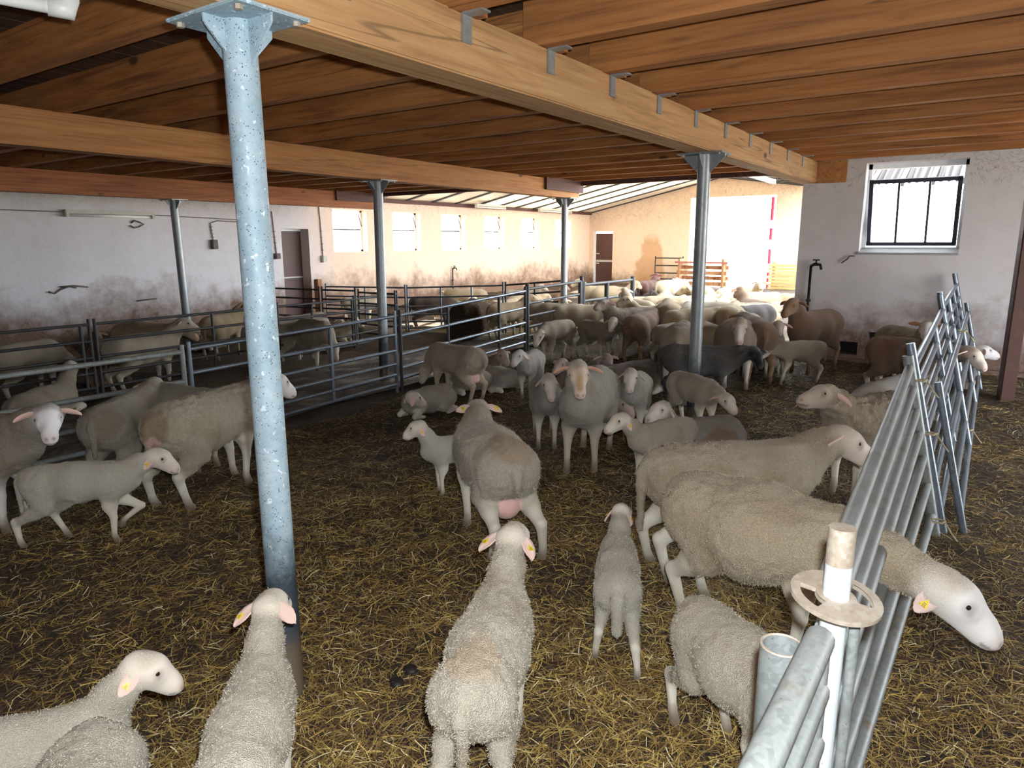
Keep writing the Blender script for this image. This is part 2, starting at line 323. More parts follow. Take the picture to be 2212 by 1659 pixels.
# ceiling: boards on joists
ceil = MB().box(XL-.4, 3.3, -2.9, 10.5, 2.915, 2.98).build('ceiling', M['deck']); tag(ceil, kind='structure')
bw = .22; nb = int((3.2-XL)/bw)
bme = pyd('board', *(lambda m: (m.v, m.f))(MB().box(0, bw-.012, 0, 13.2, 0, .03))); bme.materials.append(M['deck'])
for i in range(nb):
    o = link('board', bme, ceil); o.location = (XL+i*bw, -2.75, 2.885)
JY = [2.53+.69*k for k in range(-7, 12)]
def joist_mesh(L): return pyd('joist', *(lambda m: (m.v, m.f))(MB().box(0, L, -.05, .05, 0, .215)))
jl, jr = joist_mesh(10.75), joist_mesh(5.25); jl.materials.append(M['joist']); jr.materials.append(M['joist'])
for k, y in enumerate(JY):
    o = link('joist', jl, ceil); o.location = (XL-.1, y+.052, 2.672)
    if y < YR+.3:
        o = link('joist', jr, ceil); o.location = (-2.09, y-.052, 2.672)
# lean-to roof of the far bay: sheets on ribs
ext = MB().box(XL-.4, -2.2, 10.42, 10.5, 2.62, 2.9).build('ceiling_bay', M['darkwood']); tag(ext, kind='structure')
def zr(x): return 2.74+(x-XL)*(3.76-2.74)/(-7.75-XL) if x < -7.75 else 3.76-(x+7.75)*.145
yy = 10.45; k = 0
while yy < YF+.2:
    y2 = min(yy+.98, YF+.3)
    for xa, xb in ((XL-.3, -7.75), (-7.75, -4.6)):
        za, zb = zr(xa), zr(xb)
        pan = MB().hexa([(xa, yy+.03, za), (xb, yy+.03, zb), (xb, y2-.03, zb), (xa, y2-.03, za), (xa, yy+.03, za+.03), (xb, yy+.03, zb+.03), (xb, y2-.03, zb+.03), (xa, y2-.03, za+.03)])
        pan.build('roof_sheet', M['bay_fill_sheet'] if xa < -9 and 16.2 < yy < 22 else M['metalroof'], ext)
        MB().hexa([(xa, y2-.045, za-.035), (xb, y2-.045, zb-.035), (xb, y2+.035, zb-.035), (xa, y2+.035, za-.035), (xa, y2-.045, za+.02), (xb, y2-.045, zb+.02), (xb, y2+.035, zb+.02), (xa, y2+.035, za+.02)]).build('rib', M['rib'], ext)
    yy += .98; k += 1
MB().box(XL-.02, XL+.09, 10.5, YF, 2.66, 2.75).build('wall_plate', M['darkwood'], ext)

# windows of the left wall
for i, (a, c) in enumerate(WINS):
    w = MB().box(XL-.24, XL-.18, a, c, wz0, wz0+.05).box(XL-.24, XL-.18, a, c, wz1-.05, wz1).box(XL-.24, XL-.18, a, a+.05, wz0, wz1).box(XL-.24, XL-.18, c-.05, c, wz0, wz1).build('window_%d' % (i+1), M['white_frame'])
    tag(w, kind='structure')
    MB().box(XL-.235, XL-.185, a+.05, c-.05, 1.99, 2.02).build('transom', M['rib'], w)
    rod('stay', (XL-.16, c-.12, 2.36), (XL-.13, c-.05, 2.08), .012, M['rib'], w, 8)
    MB().box(XL-.215, XL-.205, a+.05, c-.05, wz0+.05, 1.99).build('pane', M['glass'], w)
# window of the right wall with its tilted three-pane sash
w = MB().box(WR[0], WR[1], YR+.20, YR+.28, 2.57, 2.63).box(WR[0], WR[0]+.04, YR+.20, YR+.28, 1.57, 2.63).box(WR[1]-.04, WR[1], YR+.20, YR+.28, 1.57, 2.63).build('window_7', M['white_frame']); tag(w, kind='structure')
MB().hexa([(WR[0], YR-.03, 1.55), (WR[1], YR-.03, 1.55), (WR[1], YR+.34, 1.55), (WR[0], YR+.34, 1.55), (WR[0], YR-.03, 1.575), (WR[1], YR-.03, 1.575), (WR[1], YR+.34, 1.66), (WR[0], YR+.34, 1.66)]).build('window_sill', flat('grey_sill', (.34, .34, .33), .8), w)
sash = empty('sash', (0, YR+.24, 1.66)); sash.parent = w; sash.rotation_euler = (math.radians(15), 0, 0)
sx0, sx1, sh = WR[0]+.045, WR[1]-.045, .80
for bx in ((sx0, sx1, 0, .04), (sx0, sx1, sh-.045, sh), (sx0, sx0+.045, 0, sh), (sx1-.045, sx1, 0, sh)):
    MB().box(bx[0], bx[1], -.02, .02, bx[2], bx[3]).build('sash_bar', M['dark_frame'], sash)
for t in (1/3, 2/3):
    xm = sx0+(sx1-sx0)*t; MB().box(xm-.012, xm+.012, -.018, .018, .02, sh-.02).build('glazing_bar', M['dark_frame'], sash)
for t in range(3):
    MB().box(sx0+.03+(sx1-sx0-.06)*t/3+.008, sx0+.03+(sx1-sx0-.06)*(t+1)/3-.008, -.004, .004, .03, sh-.03).build('pane', M['glass'], sash)
# doors
d = MB().box(XL-.34, XL-.28, 9.58, 10.30, .0, .94).box(XL-.34, XL-.28, 9.58, 10.30, .965, 1.97).build('door_1', M['doorbrown']); tag(d, kind='structure')
MB().box(XL-.30, XL-.265, 9.58, 10.30, .935, .97).build('rail', M['bulb'], d); MB().box(XL-.34, XL-.26, 9.58, 10.30, 1.955, 2.0).build('door_head', M['white_frame'], d)
d = MB().box(DOORF[0]+.06, DOORF[1], YF+.10, YF+.15, .0, .98).box(DOORF[0]+.06, DOORF[1], YF+.10, YF+.15, 1.03, 2.0).build('door_2', M['doorbrown']); tag(d, kind='structure')
MB().box(DOORF[0]+.02, DOORF[1], YF+.06, YF+.16, .97, 1.04).build('rail', M['bulb'], d); MB().box(DOORF[0], DOORF[0]+.06, YF+.05, YF+.16, 0, 2.07).build('door_frame', M['white_frame'], d)
for zz in (.9, 1.25): MB().box(DOORF[0]+.09, DOORF[0]+.2, YF+.07, YF+.11, zz, zz+.04).build('handle', M['bulb'], d)
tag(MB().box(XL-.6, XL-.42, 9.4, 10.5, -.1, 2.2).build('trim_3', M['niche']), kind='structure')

# ------------------------------------------------------------------ beams and posts
def beam(label, x0, x1, y0, y1, z0, z1, mat):
    o = MB().box(x0-(x0+x1)/2, x1-(x0+x1)/2, 0, y1-y0, z0-z0, z1-z0).build('ceiling_beam', mat, bevel=.008); o.location = ((x0+x1)/2, y0, z0); return tag(o, label, 'beam')
bm1 = beam('pale thick timber beam carried by the speckled galvanised post', -2.2, -1.994, -2.6, YR+.02, 2.424, 2.676, M['beam'])
bm2 = beam('orange timber beam behind the speckled post, ending over the bright bay', -6.08, -5.88, -2.6, 10.45, 2.41, 2.676, M['beam_red'])
bm3 = beam('reddish timber beam closest to the long left wall', -10.8, -10.6, -2.6, 10.5, 2.375, 2.676, M['beam_dark'])
for x, ob in ((-5.865, bm2), (-10.585, bm3)):
    k = MB().box(x, x+.035, 9.35, 10.5, 2.50, 2.69).build('end_block', M['darkwood']); keep(k, ob)
k = MB().box(-1.99, -1.66, 9.55, 9.66, 2.42, 2.68).build('end_block', M['beam_red']); keep(k, bm1)
brk = MB().box(0, .008, -.03, .03, -.11, 0).box(0, .11, -.03, .03, 0, .008)
brk_me = pyd('angle_bracket', brk.v, brk.f); brk_me.materials.append(M['galv_dull'])
for y in JY:
    if 1 < y < 9.3:
        o = link('angle_bracket', brk_me); o.location = (-1.992, y-.052+.055, 2.664); keep(o, bm1)
def post(label, base, top, r, mat, plate, pm):
    bx, by, bz = base; tx, ty, tz = top
    root = empty('steel_post', (bx, by, bz)); tag(root, label, 'post', 'steel posts under the ceiling beams')
    col = MB().tube([(0, 0, -.05), (tx-bx, ty-by, tz-bz)], r, 28).build('column', mat, root); auto_smooth(col.data)
    if plate:
        h = tz-bz; dx, dy = tx-bx, ty-by; px, py = .19, .135
        MB().box(dx-px, dx+px, dy-py*1.0, dy+py, h-.012, h).build('top_plate', pm, root, bevel=.003)
        for ang in range(4):
            c, s = round(math.cos(ang*PI/2)), round(math.sin(ang*PI/2)); out = (px-.02 if c else py-.01)
            a0, a1, hh, t = r*.8, out, .15 if c else .11, .004
            prof = [(a0, h-.012), (a1, h-.012), (a1, h-.035), (a0, h-.012-hh)]
            v = [(dx+c*u-s*t*sgn, dy+s*u+c*t*sgn, z) for sgn in (-1, 1) for u, z in prof]
            me = pyd('gusset', v, [(0, 1, 2, 3), (7, 6, 5, 4), (0, 4, 5, 1), (1, 5, 6, 2), (2, 6, 7, 3), (3, 7, 4, 0)]); link('gusset', me, root, pm)
        for sx in (-1, 1):
            for sy in (-1, 1):
                bo = MB().tube([(dx+sx*(px-.035), dy+sy*(py-.03), h-.026), (dx+sx*(px-.035), dy+sy*(py-.03), h-.01)], .013, 6).build('bolt', M['rust'], root)
    return root
def plate_turn(root): return root
post('speckled bright galvanised post rising behind the lambs in front', (-2.085, 1.48, 0), (-2.10, 1.487, 2.424), .0545, M['galv'], True, M['galv'])
post('grey steel post standing among the herd by the black ewe', (-2.13, 5.93, .08), (-2.10, 5.82, 2.424), .054, M['postgrey'], True, M['galv_dull'])
post('grey steel post beside the tubular fence of the feed alley', (-5.96, 5.88, 0), (-5.98, 5.92, 2.41), .057, M['postgrey'], True, M['galv_dull'])
post('slim grey steel post in front of the glaring white wall', (-5.98, 10.15, .1), (-5.98, 10.15, 2.41), .055, M['galv_dull'], True, M['galv_dull'])
post('grey steel post in the dim pen below the reddish beam', (-10.72, 6.22, 0), (-10.70, 6.17, 2.375), .062, M['galv_dull'], True, M['galv_dull'])
dp = MB().box(-.06, .06, -.075, .075, 0, 2.7).build('steel_post', M['brownpost'], bevel=.01); dp.location = (.19, 8.2, 0); tag(dp, 'dark brown square post standing near the plastered window wall', 'post')
dp.rotation_euler = (0, 0, math.radians(12))

# ------------------------------------------------------------------ fences
def hurdle(label, p0, p1, zs, r, ups, mat, lean=(0, 0), umat=None, ur=None, htop=.06, ground=None, group='tubular steel hurdles', name='hurdle', lean1=None):
    """p0,p1: ground points; zs: rail heights; lean: offset of the top at height 1"""
    p0 = Vector((p0[0], p0[1], 0)); p1 = Vector((p1[0], p1[1], 0)); z0 = float(zf(p0.x, p0.y)) if ground is None else ground; z1 = float(zf(p1.x, p1.y)) if ground is None else ground
    root = empty(name, (p0.x, p0.y, z0)); tag(root, label, 'fence', group); lv = Vector((lean[0], lean[1], 0)); lv1 = lv if lean1 is None else Vector((lean1[0], lean1[1], 0))
    def P(t, h): return p0.lerp(p1, t)+lv.lerp(lv1, t)*h+Vector((0, 0, z0+(z1-z0)*t+h))
    for z in zs: rod('rail', P(0, z), P(1, z), r, mat, root)
    for t in ups:
        rod('upright', P(t, -.02 if t in (0, 1) else min(zs)), P(t, max(zs)+(htop if t in (0, 1) else 0)), ur or r*1.05, umat or mat, root)
    return root
ZA = [.86, .66, .48, .33, .21, .10]
XA = -5.4
hurdle('rusty topped tubular hurdle behind the ewes at the speckled post', (XA, .45), (XA, 3.06), [.845, .60, .38, .20], .019, (0, .43, 1), M['rail_mucky'], umat=M['rail_mucky'])
hurdle('shiny blue-grey tubular hurdle standing beside the feed alley', (XA, 3.12), (XA, 5.52), ZA, .0165, (0, .62, 1), M['rail'], umat=M['rail'])
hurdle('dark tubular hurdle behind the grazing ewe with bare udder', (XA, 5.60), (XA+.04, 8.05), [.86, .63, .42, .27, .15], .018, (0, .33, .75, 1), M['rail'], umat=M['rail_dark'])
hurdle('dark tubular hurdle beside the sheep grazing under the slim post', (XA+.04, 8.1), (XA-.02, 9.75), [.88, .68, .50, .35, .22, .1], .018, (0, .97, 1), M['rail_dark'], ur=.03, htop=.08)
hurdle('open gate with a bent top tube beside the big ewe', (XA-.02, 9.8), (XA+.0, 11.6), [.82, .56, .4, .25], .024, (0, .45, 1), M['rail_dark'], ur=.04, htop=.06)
XB = -7.95
ZB = [.86, .68, .50, .33, .17]
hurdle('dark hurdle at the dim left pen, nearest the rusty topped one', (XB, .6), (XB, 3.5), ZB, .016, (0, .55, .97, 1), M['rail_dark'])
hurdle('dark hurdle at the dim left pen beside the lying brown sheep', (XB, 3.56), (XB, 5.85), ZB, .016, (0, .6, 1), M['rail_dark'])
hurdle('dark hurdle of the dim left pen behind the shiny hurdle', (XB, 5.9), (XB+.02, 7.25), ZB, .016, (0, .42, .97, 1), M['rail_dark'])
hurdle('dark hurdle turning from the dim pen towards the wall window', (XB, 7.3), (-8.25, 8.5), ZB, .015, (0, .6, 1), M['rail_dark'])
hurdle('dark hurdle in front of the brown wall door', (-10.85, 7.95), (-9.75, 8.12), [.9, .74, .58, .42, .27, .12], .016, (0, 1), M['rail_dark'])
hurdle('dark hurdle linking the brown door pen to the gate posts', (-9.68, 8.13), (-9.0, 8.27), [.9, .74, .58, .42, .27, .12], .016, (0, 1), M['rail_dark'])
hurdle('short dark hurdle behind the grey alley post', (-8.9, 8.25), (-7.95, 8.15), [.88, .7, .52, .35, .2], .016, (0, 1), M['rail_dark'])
hurdle('sunlit pale hurdle in front of the white sheep', (-10.6, 9.0), (-9.05, 9.55), [.88, .7, .53, .38, .25, .13], .016, (0, .5, 1), M['rail'])
hurdle('sunlit hurdle in front of the dark brown sheep', (-9.0, 9.56), (-7.2, 10.1), [.88, .7, .53, .38, .25, .13], .016, (0, .36, .68, 1), M['rail'])
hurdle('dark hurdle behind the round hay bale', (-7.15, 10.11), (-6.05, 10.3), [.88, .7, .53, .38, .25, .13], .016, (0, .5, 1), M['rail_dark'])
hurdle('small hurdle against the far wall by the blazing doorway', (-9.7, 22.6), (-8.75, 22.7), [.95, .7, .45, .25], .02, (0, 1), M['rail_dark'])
for (px, py, lab) in ((-10.95, 7.93, 'stout wooden stake left of the brown wall door'), (-10.72, 8.92, 'orange wooden stake right of the brown wall door')):
    st = MB().box(-.06, .06, -.06, .06, -.05, 1.02).build('wooden_stake', M['stake'], bevel=.012); st.location = (px, py, float(zf(px, py))); tag(st, lab, 'stake')

# right-hand hurdles, leaning over the sheep pen
LEAN = (-.25, 0)
Z7 = [.98, .86, .73, .60, .46, .30, .12]
XF = -.10
hurdle('thick dung-smeared hurdle ending at the wide pipe stub', (-.195, -.35), (-.195, 1.275), [1.0, .895, .785, .66, .45, .22], .0265, (1,), M['rail_mucky'], (0, 0), htop=-.02, ur=.02, ground=0.0)
hurdle('long mucky hurdle beside the two big ewes in front', (-.20, 1.57), (-.135, 4.55), Z7, .0245, (1,), M['rail_mucky'], (-.035, 0), lean1=(-.23, 0), ur=.03, htop=.07)
hurdle('bluish gleaming hurdle beyond the tall upright', (XF, 4.62), (XF-.02, 7.1), Z7, .022, (0, .6, 1), M['rail'], LEAN, ur=.026, htop=.13)
hurdle('slim bluish hurdle doubling the gleaming one', (XF+.1, 4.7), (XF+.08, 8.6), [.78, .52, .30, .12], .02, (0, .35, .7, 1), M['rail'], LEAN, htop=.1)
hurdle('last gleaming hurdle reaching the plastered window wall', (XF-.02, 7.15), (XF-.03, 9.45), [1.0, .86, .73, .60, .42, .22], .022, (0, .33, .66, 1), M['rail'], LEAN, ur=.026, htop=.13)
# ring post
rp = empty('ring_post', (-.205, 1.46, 0)); tag(rp, 'rusty-topped white tube post wearing a slotted flat ring', 'post')
c = MB().tube([(0, 0, -.05), (0, .03, 1.11)], .0265, 20).build('tube', steel('whitewashed_tube', (.72, .76, .78), (.6, .66, .7), .15, .4, .5, (.4, .3, .2), .5), rp); auto_smooth(c.data)
c = MB().tube([(0, .0288, 1.06), (0, .031, 1.14)], .0272, 20).build('cap', M['rust'], rp); auto_smooth(c.data)
rod('side_tube', (-.163, 1.47, -.05), (-.165, 1.50, .955), .0115, M['rail_mucky'], rp)
def ring_mesh():
    v, f = [], []; n = 36
    rows = [(.029, 0), (.046, 0), (.082, 0), (.098, 0), (.104, 0)]
    for k, (r_, _) in enumerate(rows):
        for i in range(n):
            a = 2*PI*i/n; v += [(r_*math.cos(a), r_*math.sin(a), .005), (r_*math.cos(a), r_*math.sin(a), -.005)]
    idx = lambda k, i, s: (k*n+i % n)*2+s
    hole = lambda k, i: k == 1 and (i % 18) in (1, 2, 3, 4, 5, 6, 7)
    for k in range(len(rows)-1):
        for i in range(n):
            if hole(k, i): continue
            f += [(idx(k, i, 0), idx(k+1, i, 0), idx(k+1, i+1, 0), idx(k, i+1, 0)), (idx(k, i+1, 1), idx(k+1, i+1, 1), idx(k+1, i, 1), idx(k, i, 1))]
            if k == 3: f.append((idx(4, i, 0), idx(4, i, 1), idx(4, i+1, 1), idx(4, i+1, 0)))
            if k == 1:
                if hole(k, i+1): f.append((idx(1, i+1, 0), idx(2, i+1, 0), idx(2, i+1, 1), idx(1, i+1, 1)))
                if hole(k, i-1): f.append((idx(1, i, 1), idx(2, i, 1), idx(2, i, 0), idx(1, i, 0)))
    return pyd('ring', v, f)
o = link('slotted_ring', ring_mesh(), rp, M['rust']); o.location = (0, .027, .985); o.scale = (.87, .87, 1); o.rotation_euler = (math.radians(3), math.radians(8), math.radians(-8))
ps = empty('pipe_stub', (-.27, 1.33, 0)); tag(ps, 'wide open-topped galvanised pipe stub by the mucky hurdle', 'pipe')
n = 24; v = []; f = []
for r_, z_ in ((.043, -.05), (.043, .93), (.037, .93), (.037, .3)):
    for i in range(n): v.append((r_*math.cos(2*PI*i/n)-.0*z_, r_*math.sin(2*PI*i/n), z_))
for k in range(3):
    for i in range(n): f.append((k*n+i, k*n+(i+1) % n, (k+1)*n+(i+1) % n, (k+1)*n+i))
f.append(tuple(3*n+i for i in range(n)))
o = link('pipe', pyd('pipe', v, f), ps, M['rail_mucky']); auto_smooth(o.data, 30)
tr = []
for i in range(n+1): a = 2*PI*i/n; tr.append((.040*math.cos(a), .040*math.sin(a), .931))
MB().tube(tr, .0032, 6, False).build('rim', M['rust'], ps)
# twine ties
for k, (x, y, z) in enumerate(((-.22, 4.58, .62), (-.3, 4.56, .93), (-.12, 4.3, .2), (-.2, 7.12, .95), (-.06, 6.2, .3))):
    pts = [(x+.035*math.cos(t*1.3), y+.035*math.sin(t*1.3), z+.006*math.sin(t*3)) for t in range(11)]+[(x+.07, y-.03, z-.05), (x+.1, y-.02, z-.09)]
    tag(MB().tube(pts, .004, 6).build('baler_twine', M['twine']), ('twine loop halfway up the joint of the mucky and gleaming hurdles', 'pale twine loop near the top of the tall upright', 'loose twine end low on the long mucky hurdle', 'twine loop at the top joint of the two gleaming hurdles', 'twine loop low on the slim bluish hurdle')[k], 'twine', 'twine ties on the right-hand hurdles')

# ------------------------------------------------------------------ sheep: one continuous skin from blended tapered limbs
def vnoise(P, seed=0):
    i = np.floor(P).astype(np.int64); f = P-i; f = f*f*(3-2*f); out = 0
    for dx in (0, 1):
        for dy in (0, 1):
            for dz in (0, 1):
                h = ((i[:, 0]+dx)*73856093) ^ ((i[:, 1]+dy)*19349663) ^ ((i[:, 2]+dz)*83492791) ^ (seed*2654435)
                h = (h*1103515245+12345) & 0x7fffffff
                w = (f[:, 0] if dx else 1-f[:, 0])*(f[:, 1] if dy else 1-f[:, 1])*(f[:, 2] if dz else 1-f[:, 2])
                out = out+w*(h/0x7fffffff)
    return out
def sdcone(P, a, b, ra, rb, wy=1.0):
    if wy != 1.0:
        P = P*np.array([1, 1/wy, 1]); a = a*np.array([1, 1/wy, 1]); b = b*np.array([1, 1/wy, 1])
    d = b-a; L = max(float(d@d), 1e-9); t = np.clip(((P-a)@d)/L, 0, 1)
    return np.linalg.norm(P-a-t[..., None]*d, axis=-1)-(ra+(rb-ra)*t)
def field(prims, h):
    A = np.array([[min(p[0][i], p[1][i])-max(p[2], p[3])*max(1, p[5])-.05 for i in range(3)] for p in prims]).min(0)
    B = np.array([[max(p[0][i], p[1][i])+max(p[2], p[3])*max(1, p[5])+.05 for i in range(3)] for p in prims]).max(0)
    n = np.ceil((B-A)/h).astype(int)+1; vol = np.full(n, .5, np.float32)
    ax = [A[i]+h*np.arange(n[i]) for i in range(3)]
    for a, b, ra, rb, k, wy, tg in prims:
        m = max(ra, rb)*max(1, wy)+k+2.5*h; lo = np.maximum(((np.minimum(a, b)-m-A)/h).astype(int), 0); hi = np.minimum(((np.maximum(a, b)+m-A)/h).astype(int)+2, n)
        sl = tuple(slice(l, u) for l, u in zip(lo, hi)); P = np.stack(np.meshgrid(*[ax[i][sl[i]] for i in range(3)], indexing='ij'), -1)
        d = sdcone(P, a, b, ra, rb, wy); v = vol[sl]; t = np.clip(.5+.5*(v-d)/k, 0, 1); vol[sl] = v+(d-v)*t-k*t*(1-t)
    return vol, A
def nets(vol, A, h):
    s = vol < 0; c = [vol[i:vol.shape[0]-1+i, j:vol.shape[1]-1+j, k:vol.shape[2]-1+k] for i in (0, 1) for j in (0, 1) for k in (0, 1)]
    cnt = sum((x < 0).astype(np.int8) for x in c); mask = (cnt > 0) & (cnt < 8); ii = np.argwhere(mask); idx = np.full(mask.shape, -1, np.int64); idx[mask] = np.arange(len(ii))
    vals = [x[mask] for x in c]; cor = [np.array([i, j, k]) for i in (0, 1) for j in (0, 1) for k in (0, 1)]
    acc = np.zeros((len(ii), 3)); num = np.zeros(len(ii))
    for p in range(8):
        for q in range(p+1, 8):
            if np.abs(cor[p]-cor[q]).sum() != 1: continue
            a, b = vals[p], vals[q]; m = (a < 0) != (b < 0); t = np.where(m, a/np.where(m, a-b, 1), 0)
            acc += np.where(m[:, None], cor[p]+t[:, None]*(cor[q]-cor[p]), 0); num += m
    V = A+h*(ii+acc/num[:, None]); F_ = []
    for ax in range(3):
        o = [i for i in range(3) if i != ax]; s0 = np.take(s, range(s.shape[ax]-1), ax); s1 = np.take(s, range(1, s.shape[ax]), ax); e = np.argwhere(s0 != s1)
        ok = (e[:, o[0]] > 0) & (e[:, o[1]] > 0) & (e[:, o[0]] < s.shape[o[0]]-1) & (e[:, o[1]] < s.shape[o[1]]-1); e = e[ok]; fl_ = s0[tuple(e.T)]
        def at(d0, d1):
            w = e.copy(); w[:, o[0]] -= d0; w[:, o[1]] -= d1; return idx[tuple(w.T)]
        qd = np.stack([at(1, 1), at(0, 1), at(0, 0), at(1, 0)], -1)
        if ax == 1: fl_ = ~fl_
        F_.append(np.where(fl_[:, None], qd, qd[:, ::-1]))
    return V, np.concatenate(F_)
def rot(yaw, pitch):
    cy, sy, cp, sp = math.cos(yaw), math.sin(yaw), math.cos(pitch), math.sin(pitch)
    return np.array([cy*cp, sy*cp, sp]), np.array([-sy, cy, 0.0]), np.array([-cy*sp, -sy*sp, cp])
WOOL, FACE, LEG, PINK, HOOF = 0, 1, 2, 3, 4
def sheep_prims(p):
    A = lambda x, y, z: np.array([x, y, z], float); R = []; lying = p.get('lying', False); gi = p.get('girth', 1.0); lamb = p.get('lamb', False)
    def add(a, b, ra, rb, k=.05, wy=1.0, tg=WOOL): R.append((np.asarray(a, float), np.asarray(b, float), ra, rb, k, wy, tg))
    dz = -.345 if lying else 0.0; slim = .88 if lamb else 1.0; lift = .03 if lamb else 0
    wy = (1.18 if lying else .96)*gi
    add(A(-.33, 0, .545+dz+lift*.6), A(-.05, 0, .515+dz+lift), .165*slim, .188*slim*gi, .05, wy)
    add(A(-.05, 0, .515+dz+lift), A(.24, 0, .530+dz+lift), .188*slim*gi, .170*slim, .06, wy)
    add(A(-.36, 0, .60+dz), A(.28, 0, .615+dz), .10*slim, .09*slim, .06, .9)          # straight back line
    add(A(.22, 0, .52+dz), A(.36, 0, .55+dz), .16*slim, .115*slim, .06, .9)           # brisket
    if not lying:
        add(A(-.43, 0, .60), A(-.36, 0, .52), .085, .12*slim, .05)
    # tail
    tl = p.get('tail', .2); add(A(-.475, 0, .63+dz), A(-.52, 0, .57+dz), .03, .026, .03); tw = p.get('tailw', 1.0); add(A(-.52, 0, .57+dz), A(-.515, 0, .57+dz-tl+(.08 if lying else 0)), .026*tw, .020*tw, .02)
    # neck and head
    ny, npi = (math.radians(q) for q in p.get('neck', (0, 45))); nl = p.get('nl', .31)*(1.0 if not lamb else 1.05)
    nd, _, _ = rot(ny, npi); N0 = A(.30, 0, .585+dz); O = N0+nd*nl; hy, hp = (math.radians(q) for q in p.get('head', (0, -20)))
    hd, hs, hu = rot(hy, hp); mid = (N0+O)/2+A(0, 0, .012)
    nr = .9 if lamb else 1.0
    add(N0, mid, .128*nr, .098*nr, .06, .88); add(mid, O-hd*.005, .098*nr, .076*nr, .05, .9)
    hs_ = p.get('hscale', 1.13 if lamb else 1.0); fl_ = .86 if lamb else 1.0
    def Hh(f, u, v=0): return O+(hd*f*fl_+hu*u+hs*v)*hs_
    add(Hh(.0, .0), Hh(.06, .008), .072*hs_, .070*hs_, .03, .95, FACE)
    add(Hh(.05, .0), Hh(.185, -.032), .060*hs_, .040*hs_, .03, .92, FACE)
    add(Hh(.03, .030), Hh(.165, .004), .040*hs_, .026*hs_, .03, 1, FACE)
    add(Hh(.04, -.04), Hh(.17, -.058), .036*hs_, .026*hs_, .03, 1, FACE)
    add(Hh(.19, -.030), Hh(.205, -.040), .036*hs_, .034*hs_, .025, 1, FACE)
    for v in (-1, 1): add(Hh(.075, .026, v*.040), Hh(.105, .012, v*.040), .022*hs_, .018*hs_, .02, 1, FACE)
    # legs
    lg = p.get('legs', {}); w = .098*slim*(gi if gi > 1 else 1)
    if not lying:
        for nm, sy in (('fl', 1), ('fr', -1)):
            dx, up, dy = lg.get(nm, (0, 0, 0)); y = sy*w; k = dx*.55
            kn = A(.235+dx*.55, y+dy*.5, .235+up*.9); ft = A(.225+dx, y+dy, .075+up); hf = A(.245+dx, y+dy, .02+up)
            if up > .05: kn = A(.235+abs(dx)*.9+.05, y+dy*.5, .27); ft = A(.20+dx*.4, y+dy, .11+up*.3); hf = A(.17+dx*.4, y+dy, .06+up*.3)
            add(A(.235, sy*.085, .47), A(.215+dx*.2, y, .35), .095*slim, .058, .05, .8); add(A(.215+dx*.2, y, .35), kn, .055, .030, .035, 1, LEG)
            add(kn, ft, .0295, .0215, .012, 1, LEG); add(ft, hf, .023, .027, .012, 1, HOOF); add(hf+A(-.008, 0, 0), hf+A(.012, 0, -.004), .024, .022, .01, 1, HOOF)
        for nm, sy in (('hl', 1), ('hr', -1)):
            dx, up, dy = lg.get(nm, (0, 0, 0)); y = sy*(w+.012)
            stf = A(-.245+dx*.35, y, .375+up*.4); hk = A(-.425+dx*.75, y+dy*.6, .245+up*.7); ft = A(-.385+dx, y+dy, .075+up); hf = A(-.36+dx, y+dy, .02+up)
            add(A(-.34, sy*.075, .54), stf, .135*slim, .088*slim, .06, .85); mdl = stf*.55+hk*.45; add(stf, mdl, .080*slim, .060*slim, .04, .85); add(mdl, hk, .058*slim, .037, .03, .9, LEG if p.get('bare') else WOOL)
            add(hk+A(-.012, 0, .01), ft, .033, .0225, .015, 1, LEG); add(ft, hf, .024, .027, .012, 1, HOOF); add(hf+A(-.008, 0, 0), hf+A(.012, 0, -.004), .024, .022, .01, 1, HOOF)
    else:
        for sy in (1, -1):
            add(A(.26, sy*.1, .14), A(.40, sy*.13, .065), .06, .036, .04, 1, LEG); add(A(.40, sy*.13, .065), A(.24, sy*.15, .035), .032, .022, .02, 1, LEG)
            add(A(-.30, sy*.13, .19), A(-.10, sy*.2, .11), .125*slim, .065, .06, 1); add(A(-.10, sy*.2, .10), A(-.34, sy*.21, .05), .05, .034, .03, 1, LEG); add(A(-.34, sy*.21, .045), A(-.14, sy*.24, .032), .03, .024, .02, 1, LEG)
    ud = p.get('udder', 0)
    if ud and not lying:
        add(A(-.24, 0, .42), A(-.315, 0, .325), .062*ud, .068*ud, .014, 1.0, PINK)
        for sy in (1, -1): add(A(-.28, sy*.05, .30), A(-.26, sy*.085, .245), .028*ud, .012, .02, 1, PINK)
    return R, dict(O=O, hd=hd, hs=hs, hu=hu, hs_=hs_, fl=fl_, H=Hh)
